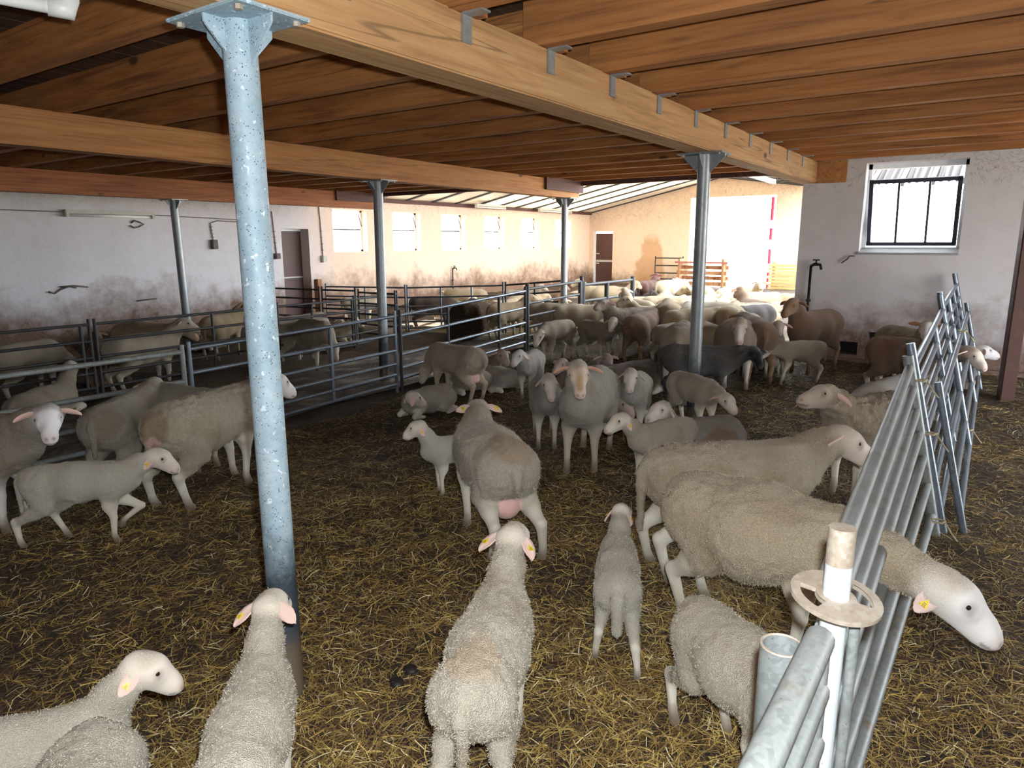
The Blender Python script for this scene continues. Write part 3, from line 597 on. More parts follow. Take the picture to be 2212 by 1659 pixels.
def ear_verts(root, out, along, nrm, L, W):
    """leaf-shaped cupped ear, front and back surface"""
    v, f = [], []; prof = [(0, .30), (.12, .55), (.35, .95), (.6, 1.0), (.82, .72), (.95, .36), (1.0, .06)]
    for side in (1, -1):
        for t, w in prof:
            for u in (-1, -.5, 0, .5, 1):
                cup = .010*(u*u)-.006+(.0045 if side > 0 else -.0045)*(1-abs(u)*.85)
                v.append(root+out*L*t+along*W*.5*w*u+nrm*(cup-.035*t*t*L/.14*.6))
    m = len(prof)*5
    for s_ in (0, 1):
        for i in range(len(prof)-1):
            for j in range(4):
                q = [s_*m+i*5+j, s_*m+i*5+j+1, s_*m+(i+1)*5+j+1, s_*m+(i+1)*5+j]; f.append(q if s_ == 0 else q[::-1])
    for i in range(len(prof)-1):
        for j in (0, 4):
            q = [i*5+j, (i+1)*5+j, m+(i+1)*5+j, m+i*5+j]; f.append(q if j == 0 else q[::-1])
    f.append([(len(prof)-1)*5+j for j in range(5)]+[m+(len(prof)-1)*5+j for j in reversed(range(5))])
    return np.array(v), f
C_WOOL, C_FACE, C_LEG, C_PINK, C_HOOF = (.60, .535, .425), (.68, .59, .49), (.66, .60, .49), (.76, .45, .40), (.15, .11, .075)
def sheep_mesh(name, p, h):
    prims, hd = sheep_prims(p); vol, A0 = field(prims, h); V, Q = nets(vol, A0, h)
    D = {}
    for pr in prims:
        d = sdcone(V, pr[0], pr[1], pr[2], pr[3], pr[5]); D[pr[6]] = np.minimum(D.get(pr[6], 9), d)
    wool, face, leg, pink, hoof = (tuple(p.get(k, c)) for k, c in (('wool', C_WOOL), ('face', C_FACE), ('leg', C_LEG), ('pink', C_PINK), ('hoof', C_HOOF)))
    cols = {WOOL: wool, FACE: face, LEG: leg, PINK: pink, HOOF: hoof}; W = {k: np.exp(-np.maximum(d, -.02)/(.010 if k != FACE else .012)) for k, d in D.items()}
    tot = sum(W.values()); C = sum(W[k][:, None]*np.array(cols[k]) for k in W)/tot[:, None]; wm = W[WOOL]/tot
    # pink nose and inner eye corner, grimy knees and belly
    nose = hd['H'](.215, -.035); dn = np.linalg.norm(V-nose, axis=1); t = np.clip(1-dn/(.05*hd['hs_']), 0, 1)[:, None]*.75; C = C*(1-t)+np.array(p.get('nose', (.62, .36, .31)))*t
    mouth = np.abs((V-hd['O'])@hd['hu']/hd['hs_']+.058); mm = ((dn < .055) & (mouth < .007))[:, None]; C = np.where(mm, C*.45, C)
    for sy in (1, -1):
        for cc_, rr_, aa in ((hd['H'](.228, -.026, sy*.017), .013, .8), (hd['H'](.088, .028, sy*.058), .026, .55), (hd['H'](.10, .012, sy*.056), .016, .4)):
            t = np.clip(1.2-np.linalg.norm(V-cc_, axis=1)/(rr_*hd['hs_']), 0, 1)[:, None]*aa; C = C*(1-t)+np.array((.13, .07, .05))*t
    if p.get('blaze'):
        a_, b_ = hd['H'](.02, .075), hd['H'](.20, .015); ab = b_-a_; tt = np.clip(((V-a_)@ab)/(ab@ab), 0, 1); t = (np.clip(1.5-np.linalg.norm(V-a_-tt[:, None]*ab, axis=1)/(.024*hd['hs_']), 0, 1)*.85)[:, None]; C = C*(1-t)+np.array(p['blaze'])*t
    cap = np.clip(1-np.linalg.norm(V-hd['H'](.0, .05), axis=1)/(.075*hd['hs_']), 0, 1)**.5; wm = np.maximum(wm, cap*.9); C = C*(1-cap[:, None]*.8)+np.array(wool)*cap[:, None]*.8
    nz = vnoise(V*14, 3); gr = np.clip((.33-V[:, 2])/.3, 0, 1)*(nz > .45)*p.get('muck', .35); C = C*(1-gr[:, None])+np.array((.22, .15, .08))*gr[:, None]
    n2 = vnoise(V*7+5, 9); st = np.clip((n2-.55)*5, 0, 1)*wm*p.get('stain', .35); C = C*(1-st[:, None])+np.array((.33, .22, .11))*st[:, None]
    for (c, r, colr, a) in p.get('patch', []):
        d = np.linalg.norm((V-np.array(c))/np.array(r), axis=1)+.5*(vnoise(V*18, 5)-.5); t = np.clip((1.05-d)*4, 0, 1)[:, None]*a; C = C*(1-t)+np.array(colr)*t
    verts = [V]; faces = Q.tolist(); colr = [np.concatenate([C, wm[:, None]], 1)]; nb_ = len(V); fm = [0]*len(Q)
    # fleece relief
    # ears
    er = p.get('ear', (18, -15)); L = p.get('earl', .128)*hd['hs_']; tips = []
    for sy in (1, -1):
        droop, back = math.radians(er[0] if not isinstance(er[0], tuple) else er[0][0 if sy > 0 else 1]), math.radians(er[1])
        out = hd['hs']*sy*math.cos(droop)*math.cos(back)+hd['hd'][:]*math.sin(back)*math.cos(droop)-hd['hu']*math.sin(droop)
        al = hd['hu']*.80*math.cos(droop)+hd['hd']*(.45+.6*max(0, math.sin(droop))); al = al-out*(al@out); al /= np.linalg.norm(al); nr_ = np.cross(out, al)*sy
        if nr_@hd['hu'] < 0: nr_ = -nr_
        root = hd['H'](-.005, .030, sy*.050); ev, ef = ear_verts(root, out, al, -nr_ if False else nr_, L, L*.50)
        n0 = sum(len(x) for x in verts); verts.append(ev); faces += [[i+n0 for i in q_] for q_ in ef]; fm += [0]*len(ef)
        m = len(ev)//2; ec = np.tile(np.array(face), (len(ev), 1)); ec[m:] = np.array(p.get('earin', (.70, .46, .38))); ec[:m] = ec[:m]*.35+np.array((.74, .47, .40))*.65 if not p.get('darkface') else ec[:m]
        if p.get('darkface'): ec[m:] = np.array(face)*1.6
        colr.append(np.concatenate([ec, np.full((len(ev), 1), .05)], 1)); tips.append((root+out*L*.62, out, al, nr_))
    # eyes
    for sy in (1, -1):
        c = hd['H'](.082, .028, sy*.0565); r_ = .0118*hd['hs_']; ev = []; ef = []; NU, NV = 10, 7
        for j in range(NV+1):
            for i in range(NU):
                a, bt = 2*PI*i/NU, PI*j/NV; ev.append(c+r_*np.array([math.sin(bt)*math.cos(a), math.sin(bt)*math.sin(a), math.cos(bt)]))
        n0 = sum(len(x) for x in verts)
        for j in range(NV):
            for i in range(NU): ef.append([n0+j*NU+i, n0+(j+1)*NU+i, n0+(j+1)*NU+(i+1) % NU, n0+j*NU+(i+1) % NU])
        verts.append(np.array(ev)); faces += ef; fm += [1]*len(ef); colr.append(np.zeros((len(ev), 4)))
    VV = np.concatenate(verts); CC = np.concatenate(colr); me = bpy.data.meshes.new(name); me.from_pydata(VV.tolist(), [], faces); me.update()
    if h < .016:   # woolly relief on near sheep
        nrm = np.zeros(len(VV)*3, np.float32); me.vertex_normals.foreach_get('vector', nrm); nrm = nrm.reshape(-1, 3)
        dsp = ((vnoise(VV*32, 1)-.5)*.011+(vnoise(VV*75, 2)-.5)*.006)*CC[:, 3]*p.get('fluff', 1.0); VV = VV+nrm*dsp[:, None]; me.vertices.foreach_set('co', VV.astype(np.float32).ravel()); me.update()
    me.materials.append(M['coat']); me.materials.append(M['eye']); me.polygons.foreach_set('material_index', fm); me.polygons.foreach_set('use_smooth', [True]*len(faces))
    at = me.color_attributes.new('Col', 'FLOAT_COLOR', 'POINT'); at.data.foreach_set('color', CC.astype(np.float32).ravel())
    return me, dict(tips=tips, V=VV[:nb_], C=CC[:nb_], me=me)
_tagmesh = {}
def ear_tag(parent, tip, sy_front=True, size=.031):
    """flag-shaped yellow ear tag with dark printed digits"""
    if 'm' not in _tagmesh:
        mb = MB(); pts = [(-.10, .55), (.10, .55), (.5, -.35), (.5, -.5), (-.5, -.5), (-.5, -.35)]
        v = [(x, y, z) for z in (.04, -.04) for x, y in pts]; n = 6; f = [tuple(range(n)), tuple(reversed(range(n, 2*n)))]+[(i, i+n, (i+1) % n+n, (i+1) % n) for i in range(n)]
        me = pyd('ear_tag', v, f); me.materials.append(M['yellow']); _tagmesh['m'] = me
        mb = MB()
        for row, (y, cnt, wd) in enumerate(((-.38, 6, .115), (-.2, 5, .115), (.0, 3, .1))):
            for c in range(cnt):
                if (row*7+c*3) % 4 != 3: mb.box((c-cnt/2)*wd*1.25+.02, (c-cnt/2)*wd*1.25+wd*.85, y-.055, y+.055, .038, .05)
        me = pyd('print', mb.v, mb.f); me.materials.append(M['ink']); _tagmesh['p'] = me
    pos, out, al, nr = tip; o = link('ear_tag', _tagmesh['m'], parent); zax = Vector(nr if sy_front else -nr); yax = -Vector(out); xax = yax.cross(zax).normalized(); yax = zax.cross(xax)
    m = Matrix((xax, yax, zax)).transposed().to_4x4(); m.translation = Vector(pos)+zax*.007; o.matrix_local = m @ Matrix.Scale(size, 4); o['label'] = 'yellow plastic ear tag'
    d = link('print', _tagmesh['p'], o); return o
def fleece(parent, info, count, length, seed):
    """short wool fibres over the fleece of a near animal (uncountable)"""
    r = np.random.default_rng(seed); V, C = info['V'], info['C']; me0 = info['me']; nrm = np.zeros(len(me0.vertices)*3, np.float32); me0.vertex_normals.foreach_get('vector', nrm); nrm = nrm.reshape(-1, 3)[:len(V)]
    w = C[:, 3]**2; w = w/w.sum(); pick = r.choice(len(V), count, p=w); P = V[pick]+r.normal(0, .004, (count, 3)); N = nrm[pick]+r.normal(0, .55, (count, 3)); N /= np.linalg.norm(N, axis=1)[:, None]
    T = np.cross(N, r.normal(0, 1, (count, 3))); T /= np.linalg.norm(T, axis=1)[:, None]; L = length*r.uniform(.5, 1.2, (count, 1)); wd = .0011
    A = P-nrm[pick]*.004; Vv = np.stack([A-T*wd, A+T*wd, A+N*L+np.array([0, 0, -.15])*L], 1).reshape(-1, 3); me = bpy.data.meshes.new('fleece'); me.vertices.add(count*3); me.vertices.foreach_set('co', Vv.astype(np.float32).ravel())
    me.loops.add(count*3); me.loops.foreach_set('vertex_index', np.arange(count*3, dtype=np.int32)); me.polygons.add(count); me.polygons.foreach_set('loop_start', np.arange(0, count*3, 3, dtype=np.int32)); me.update(calc_edges=True)
    cc = np.repeat(C[pick], 3, 0); cc[:, :3] *= np.repeat(r.uniform(.7, 1.25, (count, 1)), 3, 0); at = me.color_attributes.new('Col', 'FLOAT_COLOR', 'POINT'); at.data.foreach_set('color', cc.astype(np.float32).ravel())
    o = link('fleece', me, parent, M['fibre']); o['kind'] = 'stuff'; return o
def project(p):
    d = p-CAM; z = d@fwd; return np.array([1106+F*(d@rgt)/z, 829.5-F*(d@upv)/z])
def landmark(k, p, s, ny, npi, hy, hp):
    lying = p.get('lying'); dz = -.345 if lying else 0.0; lamb = p.get('lamb'); lg = p.get('legs', {}); w = .098*(.88 if lamb else 1)
    if k in ('P', 'N', 'E'):
        nd, _, _ = rot(ny, npi); O = np.array([.30, 0, .585+dz])+nd*p.get('nl', .31)*(1.05 if lamb else 1); hd, hs, hu = rot(hy, hp); c = p.get('hscale', 1.13 if lamb else 1.0); fl_ = .86 if lamb else 1.0
        f, u = {'P': (.0, .07), 'N': (.235, -.04), 'E': (.082, .028)}[k]; return O+(hd*f*fl_+hu*u)*c
    base = dict(T=(-.53, 0, .57+dz), R=(-.38, 0, .705+dz), M=(-.05, 0, .715+dz), W=(.27, 0, .71+dz), B=(.45, 0, .52+dz), SL=(-.1, .19, .53+dz), SR=(-.1, -.19, .53+dz))
    if k in base: return np.array(base[k])
    dx, up, dy = lg.get(k, (0, 0, 0)); sy = 1 if k[1] == 'l' else -1
    return np.array([(.245 if k[0] == 'f' else -.36)+dx, sy*(w+(0 if k[0] == 'f' else .012))+dy, .0])
FITLOG = []
def fit(s0, lm, hdg, p, ssig=.06, asig=12.0):
    """place an animal on the litter so that named body points fall on the pixels where the photo shows them"""
    ny, npi = p.get('neck', (0, 45)); hy, hp = p.get('head', (0, -20)); k0 = next(k for k in ('W', 'R', 'M', 'T', 'P', 'N') if k in lm)
    lp = landmark(k0, p, s0, *[math.radians(q) for q in (ny, npi, hy, hp)])*s0; a0 = math.radians(hdg); z = 0.0
    for _ in range(5):
        w = g(lm[k0][0], lm[k0][1], lp[2]+z); x0 = w[0]-math.cos(a0)*lp[0]+math.sin(a0)*lp[1]; y0 = w[1]-math.sin(a0)*lp[0]-math.cos(a0)*lp[1]; z = float(zf(x0, y0))
    q0 = np.array([x0, y0, a0, s0]+[math.radians(t) for t in (ny, npi, hy, hp)]); q = q0.copy(); sig = np.array([9, 9, math.radians(30), ssig*s0]+[math.radians(asig)]*4)
    def res(q):
        ca, sa = math.cos(q[2]), math.sin(q[2]); gz = float(zf(q[0], q[1])); r = []
        for k, px in lm.items():
            l = landmark(k, p, q[3], *q[4:])*q[3]; wp = np.array([q[0]+ca*l[0]-sa*l[1], q[1]+sa*l[0]+ca*l[1], gz+l[2]]); e_ = (project(wp)-np.array(px))/7.0; n_ = float(np.hypot(*e_)); r += list(e_ if n_ < 2 else e_*math.sqrt(2*2*n_-4)/n_)
        return np.array(r+list((q-q0)/sig))
    lam = 1e-2; r = res(q)
    for it in range(40):
        J = np.zeros((len(r), 8))
        for i in range(8): e = q.copy(); e[i] += 1e-4; J[:, i] = (res(e)-r)/1e-4
        A = J.T@J; st = -np.linalg.solve(A+lam*np.diag(np.diag(A)), J.T@r); r2 = res(q+st)
        if r2@r2 < r@r: q = q+st; r = r2; lam *= .4
        else: lam *= 4
    e = r[:2*len(lm)]*7; FITLOG.append((float(np.abs(e).max()), q))
    p['neck'] = tuple(math.degrees(t) for t in q[4:6]); p['head'] = tuple(math.degrees(t) for t in q[6:8])
    return (q[0], q[1], float(zf(q[0], q[1]))-.004), q[2], q[3]
nflock = [0]
def sheep(kind, label, s, lm=None, hdg=0, h=.013, tags=(), fl_=0, col=(1, 1, 1), group=None, pos=None, ssig=.06, asig=12, **p):
    nflock[0] += 1
    lam = kind == 'lamb'; p['lamb'] = p.get('lamb', lam)
    if pos is None: loc, a, s = fit(s, lm, hdg, p, ssig, asig); FITLOG[-1] += (label, s)
    else: loc, a = pos
    me, info = sheep_mesh(kind, p, h/s*.95)
    o = link(kind, me); o.location = loc; o.rotation_euler = (0, 0, a); o.scale = (s, s, s); o.color = tuple(col)+(1,); tag(o, label, 'lamb' if lam else 'sheep', group)
    for t in tags: ear_tag(o, info['tips'][abs(t)-1], t > 0)
    if fl_: fleece(o, info, fl_, p.get('fibre', .010), nflock[0])
    return o
#ENDLIB
# ------------------------------------------------------------------ the animals one can tell apart
NEAR, MID = .0105, .0145
PALE = dict(wool=(.68, .61, .49), stain=.18, muck=.2)
AW, TO, RI, LE = 124.8, -55.2, 34.8, -145.2      # headings: away from us, towards us, to the right, to the left
sheep('lamb', 'pale lamb with long tagged ears, head turned right, behind a round back', .76, dict(P=(325, 1412), N=(384, 1474), W=(165, 1540), M=(0, 1560)), 40, h=NEAR, tags=(2, -1), fl_=26000, neck=(-6, 38), head=(-22, -30), ear=(58, -25), **PALE)
sheep('lamb', 'rounded lamb rump seen below the pale lamb with tagged ears', .74, dict(R=(195, 1580), T=(210, 1562)), TO-5, h=NEAR, fl_=24000, neck=(0, 10), head=(0, -30), girth=1.1, wool=(.60, .54, .43))
sheep('lamb', 'pale lamb looking up at the speckled post, ears spread sideways', .76, dict(P=(578, 1284), N=(618, 1300), W=(562, 1446), SL=(410, 1610), SR=(644, 1600)), AW, h=NEAR, tags=(1,), fl_=28000, neck=(-6, 44), head=(-14, -22), ear=((36, 22), -38), girth=1.02, **PALE)
sheep('lamb', 'large woolly lamb walking away with pink inner ears showing', .84, dict(P=(1107, 1128), W=(1097, 1250), R=(1010, 1490), T=(1003, 1540), SL=(928, 1474), SR=(1136, 1440)), AW, h=NEAR, tags=(1, 2), fl_=36000, neck=(-4, 40), head=(-6, -20), ear=((36, 44), -38), legs=dict(hl=(-.03, 0, .03), hr=(.02, 0, -.04)), girth=1.02, fluff=1.4, wool=(.64, .57, .45), muck=.15, patch=[((-.32, 0, .72), (.14, .12, .1), (.62, .44, .24), .5)])
sheep('lamb', 'small white lamb seen from behind with a fat hanging tail', .56, dict(P=(1345, 1086), W=(1333, 1150), R=(1330, 1232), hl=(1285, 1382), hr=(1382, 1470), fl=(1321, 1368)), AW, h=NEAR, tags=(1, 2), fl_=22000, neck=(-4, 32), head=(-18, -35), ear=(56, -22), tail=.25, tailw=1.9, fluff=1.2, legs=dict(hl=(.02, 0, .05), hr=(-.2, 0, -.05), fl=(.0, 0, -.03), fr=(.1, 0, 0)), wool=(.70, .64, .53), stain=.12, muck=.1)
sheep('ewe', 'shorn ewe walking away with a swollen pink udder', .98, dict(P=(1036, 868), W=(1030, 918), R=(1104, 952), T=(1134, 1000), hl=(1054, 1212), hr=(1166, 1214), fl=(1009, 1136)), AW+14, h=NEAR, tags=(1, 2), fl_=26000, neck=(-4, 34), head=(6, -14), ear=((4, 20), -15), udder=1.3, bare=True, tail=.10, legs=dict(hr=(-.08, 0, -.06), hl=(-.03, 0, .0), fl=(-.05, 0, 0)), wool=(.55, .49, .39), girth=1.06, patch=[((-.36, -.02, .70), (.2, .14, .14), (.40, .25, .12), .6), ((.05, .2, .5), (.3, .08, .12), (.24, .20, .15), .6)])
sheep('lamb', 'thin white lamb turning its drooping ear away, beside the uddered ewe', .60, dict(P=(908, 913), W=(940, 938), fl=(955, 1083), fr=(937, 1055)), 150, h=NEAR, tags=(1,), fl_=14000, neck=(0, 50), head=(-20, -28), ear=(66, -20), wool=(.70, .66, .58), stain=.08, muck=.1)
sheep('lamb', 'white lamb stepping right with one foreleg lifted', .68, dict(P=(345, 968), N=(385, 1014), W=(232, 990), R=(76, 1008), T=(38, 1036), hr=(54, 1202), hl=(154, 1164), fr=(254, 1164)), RI+10, h=NEAR, tags=(2,), fl_=20000, neck=(0, 26), head=(-6, -24), ear=(66, -15), tail=.26, legs=dict(fr=(0, 0, 0), fl=(.14, .14, 0), hr=(-.13, 0, 0), hl=(.14, 0, 0)), wool=(.70, .65, .54), stain=.1, muck=.12)
sheep('ewe', 'grey-brown ewe whose white head pokes out right of the post', .98, dict(P=(594, 803), N=(636, 852), W=(507, 838), R=(350, 860), T=(317, 925), hr=(397, 1110), hl=(361, 1100), fr=(508, 1045)), RI+25, h=NEAR, fl_=24000, neck=(-6, 26), head=(-12, -24), ear=(30, -30), legs=dict(hr=(.02, 0, 0), hl=(-.02, 0, .04), fr=(-.03, 0, 0), fl=(.05, 0, 0)), wool=(.50, .43, .31), fluff=1.5, face=(.78, .72, .64), leg=(.74, .69, .6), patch=[((-.48, -.03, .60), (.1, .1, .12), (.30, .19, .1), .7), ((-.50, -.02, .50), (.04, .05, .05), (.66, .42, .36), .9)])
sheep('ewe', 'grey ewe standing half hidden behind the brown-rumped one', 1.0, dict(T=(216, 915), R=(240, 862), W=(322, 845)), RI+50, h=MID, fl_=12000, neck=(10, 15), head=(10, -40), wool=(.46, .41, .32), patch=[((-.42, -.05, .58), (.12, .12, .12), (.30, .2, .12), .5)])
sheep('ewe', 'dark grey ewe with a white face looking at us', .98, dict(P=(98, 878), N=(112, 950), W=(20, 890), B=(78, 975)), 30, h=NEAR, tags=(-1,), fl_=14000, neck=(-18, 24), head=(-70, -24), ear=(4, 12), wool=(.33, .28, .22), face=(.82, .79, .76), leg=(.7, .66, .6), fluff=1.3)
sheep('ewe', 'grey back of a ewe showing between the two woolly ewes', .92, dict(W=(420, 843), M=(372, 846)), RI+10, h=.02, neck=(0, 5), head=(0, -50), wool=(.42, .38, .31))
sheep('ewe', 'long-backed ewe stretching its brown-nosed head to the fence', 1.08, dict(T=(1386, 1036), R=(1450, 955), M=(1575, 952), W=(1700, 962), P=(1820, 918), N=(1893, 1006), hl=(1366, 1192)), RI, h=NEAR, tags=(1,), fl_=32000, neck=(0, 24), head=(-2, -24), ear=(25, -55), bare=True, tail=.3, legs=dict(hr=(-.02, 0, 0), hl=(-.05, 0, 0)), wool=(.50, .42, .30), face=(.72, .6, .5), nose=(.25, .15, .11), girth=.98, patch=[((-.2, -.14, .5), (.5, .12, .16), (.42, .31, .19), .6)])
sheep('ewe', 'big tan ewe pushing its white head through the hurdle', 1.10, dict(T=(1440, 1110), R=(1520, 1022), M=(1630, 1040), W=(1800, 1106), P=(2062, 1250), N=(2156, 1382)), 25, h=NEAR, tags=(2,), fl_=36000, neck=(-10, 0), head=(-20, -38), ear=(76, -16), nl=.42, bare=True, tail=.08, legs=dict(hr=(.04, 0, 0), hl=(.0, 0, 0), fr=(-.03, 0, 0)), wool=(.56, .46, .32), face=(.78, .74, .7), girth=1.16, muck=.5, hscale=1.08, ssig=.025)
sheep('lamb', 'shorn lamb reaching its head under the near hurdle', .74, dict(T=(1456, 1430), R=(1520, 1288), W=(1690, 1372), hr=(1468, 1556), hl=(1566, 1604)), 25, h=NEAR, fl_=28000, neck=(-22, -28), head=(-50, -58), ear=(30, -25), nl=.36, legs=dict(hr=(-.06, 0, 0), hl=(.10, 0, 0)), wool=(.58, .51, .39), girth=1.08, stain=.15, ssig=.05)
sheep('ewe', 'scraggy brown-grey ewe with wrinkled neck looking left', 1.14, dict(P=(1787, 824), N=(1722, 850), W=(1828, 850), M=(1890, 846), fl=(1820, 1062), fr=(1864, 1074)), LE+20, h=NEAR, fl_=16000, neck=(-6, 18), head=(-10, -12), ear=(24, -45), legs=dict(fl=(.04, 0, 0)), wool=(.38, .30, .20), face=(.46, .38, .29), fluff=2.2)
sheep('ewe', 'grey back behind the ewe with the wrinkled neck', .92, dict(W=(1900, 833), M=(1935, 832)), LE+10, h=.02, neck=(0, 0), head=(0, -45), wool=(.42, .39, .35))
sheep('ewe', 'dark russet ewe standing broadside by the low wall niches', 1.0, dict(T=(1880, 746), R=(1910, 728), W=(2022, 734), hr=(1884, 845)), RI+5, h=MID, neck=(10, 10), head=(0, -30), wool=(.24, .15, .09), leg=(.4, .33, .26), patch=[((-.25, 0, .6), (.2, .3, .2), (.30, .13, .05), .6)])
sheep('ewe', 'white-faced sheep staring over the russet ewe', .95, dict(P=(1988, 699), N=(2004, 730), R=(1925, 709)), 10, h=MID, neck=(-20, 38), head=(-60, -16), ear=(-10, 0), wool=(.28, .22, .12), face=(.66, .62, .58), earin=(.5, .24, .12))
sheep('ewe', 'white-headed sheep resting beyond the last gleaming hurdle', .95, dict(P=(2118, 748), N=(2160, 768)), 80, h=MID, lying=True, neck=(-20, 14), head=(-50, -12), wool=(.33, .28, .25), face=(.78, .75, .74))
sheep('lamb', 'pale lamb walking left behind the black-headed ewe', .74, dict(T=(1767, 752), R=(1750, 730), W=(1680, 733), fl=(1672, 816), fr=(1697, 819), hl=(1731, 823), hr=(1756, 821)), LE+10, h=MID, neck=(2, -6), head=(4, -22), legs=dict(fl=(.1, 0, 0), fr=(-.05, 0, 0), hl=(.06, 0, 0), hr=(-.1, 0, 0)), wool=(.50, .42, .31), leg=(.58, .5, .4))
sheep('ewe', 'black-headed dark grey ewe standing broadside at the post', .98, dict(T=(1417, 768), R=(1458, 750), W=(1594, 755), P=(1627, 744), N=(1640, 792), fr=(1556, 853), hr=(1430, 842)), RI, h=NEAR, neck=(-10, 20), head=(-55, -28), ear=(12, 0), darkface=True, wool=(.080, .070, .062), face=(.012, .012, .014), leg=(.02, .018, .018), nose=(.03, .03, .03), muck=0, stain=0)
sheep('lamb', 'cream lamb bending down beside the black-headed ewe', .72, dict(T=(1445, 810), R=(1468, 798), W=(1542, 836), P=(1566, 853), N=(1590, 887)), RI-50, h=NEAR, fl_=9000, neck=(6, -10), head=(2, -30), ear=(30, -60), wool=(.58, .50, .38), stain=.1)
sheep('ewe', 'resting grey sheep with a white face turned left', .95, dict(P=(1433, 862), N=(1395, 908), W=(1480, 885), R=(1566, 918), T=(1594, 945)), LE, h=NEAR, fl_=9000, lying=True, neck=(15, 35), head=(20, -20), ear=(50, -15), wool=(.40, .37, .33), face=(.68, .61, .53), nose=(.2, .1, .07), patch=[((-.1, .2, .2), (.25, .1, .12), (.3, .16, .08), .7)])
sheep('lamb', 'cream lamb with a pink drooping ear facing left', .66, dict(P=(1342, 890), N=(1305, 926), W=(1394, 918), R=(1472, 897), T=(1502, 918)), LE+8, h=NEAR, tags=(1,), fl_=12000, neck=(-4, 40), head=(-8, -22), ear=(62, -12), wool=(.64, .56, .44), stain=.1)
sheep('lamb', 'brownish lamb lying behind the cream lamb with pink ear', .75, dict(P=(1372, 868), N=(1388, 905)), TO, h=MID, lying=True, neck=(10, 40), head=(25, -25), wool=(.42, .33, .26), face=(.5, .38, .32))
sheep('ewe', 'grey ewe facing us with a brown blaze and tagged ear', 1.0, dict(P=(1250, 785), N=(1261, 853), R=(1302, 783), fr=(1234, 1017), fl=(1271, 1022), hl=(1312, 975)), TO-12, h=NEAR, tags=(-1,), fl_=16000, neck=(-2, 50), head=(6, -36), ear=(6, 8), blaze=(.40, .25, .12), legs=dict(fl=(-.02, 0, 0), fr=(.05, 0, 0)), wool=(.47, .44, .37), face=(.66, .54, .42), leg=(.55, .46, .35), girth=1.0, earin=(.6, .33, .22))
sheep('lamb', 'grey lamb pressed against the ewe with the brown blaze', .78, dict(P=(1185, 812), N=(1196, 864), fr=(1164, 968), fl=(1197, 971)), TO-12, h=NEAR, fl_=12000, neck=(0, 44), head=(8, -40), ear=(55, -10), wool=(.43, .40, .35), face=(.6, .5, .42))
sheep('lamb', 'pale grey lamb on the tagged side of the ewe with the brown blaze', .76, dict(P=(1338, 793), N=(1340, 834), R=(1362, 798)), TO-12, h=NEAR, fl_=10000, tags=(-1,), neck=(-2, 40), head=(0, -36), ear=(42, -5), legs=dict(fl=(.12, 0, 0)), wool=(.55, .52, .45), face=(.58, .5, .43))
sheep('lamb', 'dim brown lamb head peering behind the grey pressed lamb', .76, dict(P=(1209, 779), N=(1200, 802)), -100, h=MID, lying=True, neck=(-10, 55), head=(-30, -18), wool=(.36, .28, .24), face=(.42, .33, .3))
sheep('lamb', 'brown-faced lamb lying by the sleeping dark sheep', .76, dict(P=(1315, 771), N=(1322, 795)), TO, h=MID, lying=True, neck=(0, 50), head=(10, -20), wool=(.33, .26, .22), face=(.34, .25, .22))
sheep('ewe', 'dark brown sheep lying asleep in the litter', .95, dict(W=(1343, 779), R=(1418, 783)), LE, h=MID, lying=True, neck=(0, 5), head=(0, -30), wool=(.13, .085, .055), face=(.12, .08, .06))
sheep('lamb', 'bluish white lamb looking at us beside the feed alley', .70, dict(P=(1114, 758), N=(1105, 789), R=(1154, 754), fr=(1123, 862), fl=(1142, 860)), TO-15, h=NEAR, fl_=9000, neck=(-10, 38), head=(-25, -24), ear=(50, -10), legs=dict(fl=(.04, 0, 0), fr=(-.04, 0, 0)), wool=(.56, .53, .47), face=(.56, .5, .46))
sheep('ewe', 'thin ewe grazing left with a bare side and pink udder', .92, dict(P=(926, 797), N=(910, 823), W=(968, 744), R=(1026, 736), T=(1047, 768), hl=(1026, 861)), LE-25, h=NEAR, fl_=12000, neck=(0, -26), head=(0, -48), ear=(40, -30), udder=1.25, bare=True, tail=.08, girth=.92, wool=(.50, .42, .31), leg=(.5, .4, .3), patch=[((.0, .17, .42), (.13, .1, .09), (.62, .42, .38), .75)])
sheep('lamb', 'curled sleeping lamb with its head tucked on its flank', .78, dict(W=(900, 832), R=(955, 832), T=(977, 856), N=(918, 872)), LE+5, h=NEAR, fl_=10000, lying=True, neck=(50, 8), head=(150, -28), nl=.25, ear=(60, -10), wool=(.50, .46, .38), face=(.6, .53, .45), asig=20)
sheep('lamb', 'cream lamb lying with its back to us behind the thin ewe', .80, dict(R=(1050, 796)), 150, h=MID, lying=True, neck=(0, 20), head=(0, -30), wool=(.48, .41, .31), girth=1.05)
sheep('lamb', 'brown lamb nuzzling the bluish white lamb', .78, dict(P=(1080, 762), W=(1062, 769)), 20, h=MID, lying=True, neck=(0, 45), head=(0, -25), wool=(.28, .21, .16), face=(.42, .33, .28))
sheep('lamb', 'white lamb lying under the bluish white one', .70, dict(R=(1100, 805)), 170, h=MID, lying=True, neck=(0, 15), head=(0, -25), wool=(.55, .51, .45))
sheep('lamb', 'tan sheep reaching through the dark hurdle to graze', .86, dict(P=(1168, 715), N=(1157, 741), W=(1184, 698), R=(1230, 695), T=(1242, 714), fl=(1182, 777), hl=(1224, 779)), LE, h=MID, neck=(4, -22), head=(4, -45), wool=(.44, .36, .26), leg=(.52, .44, .34), bare=True)
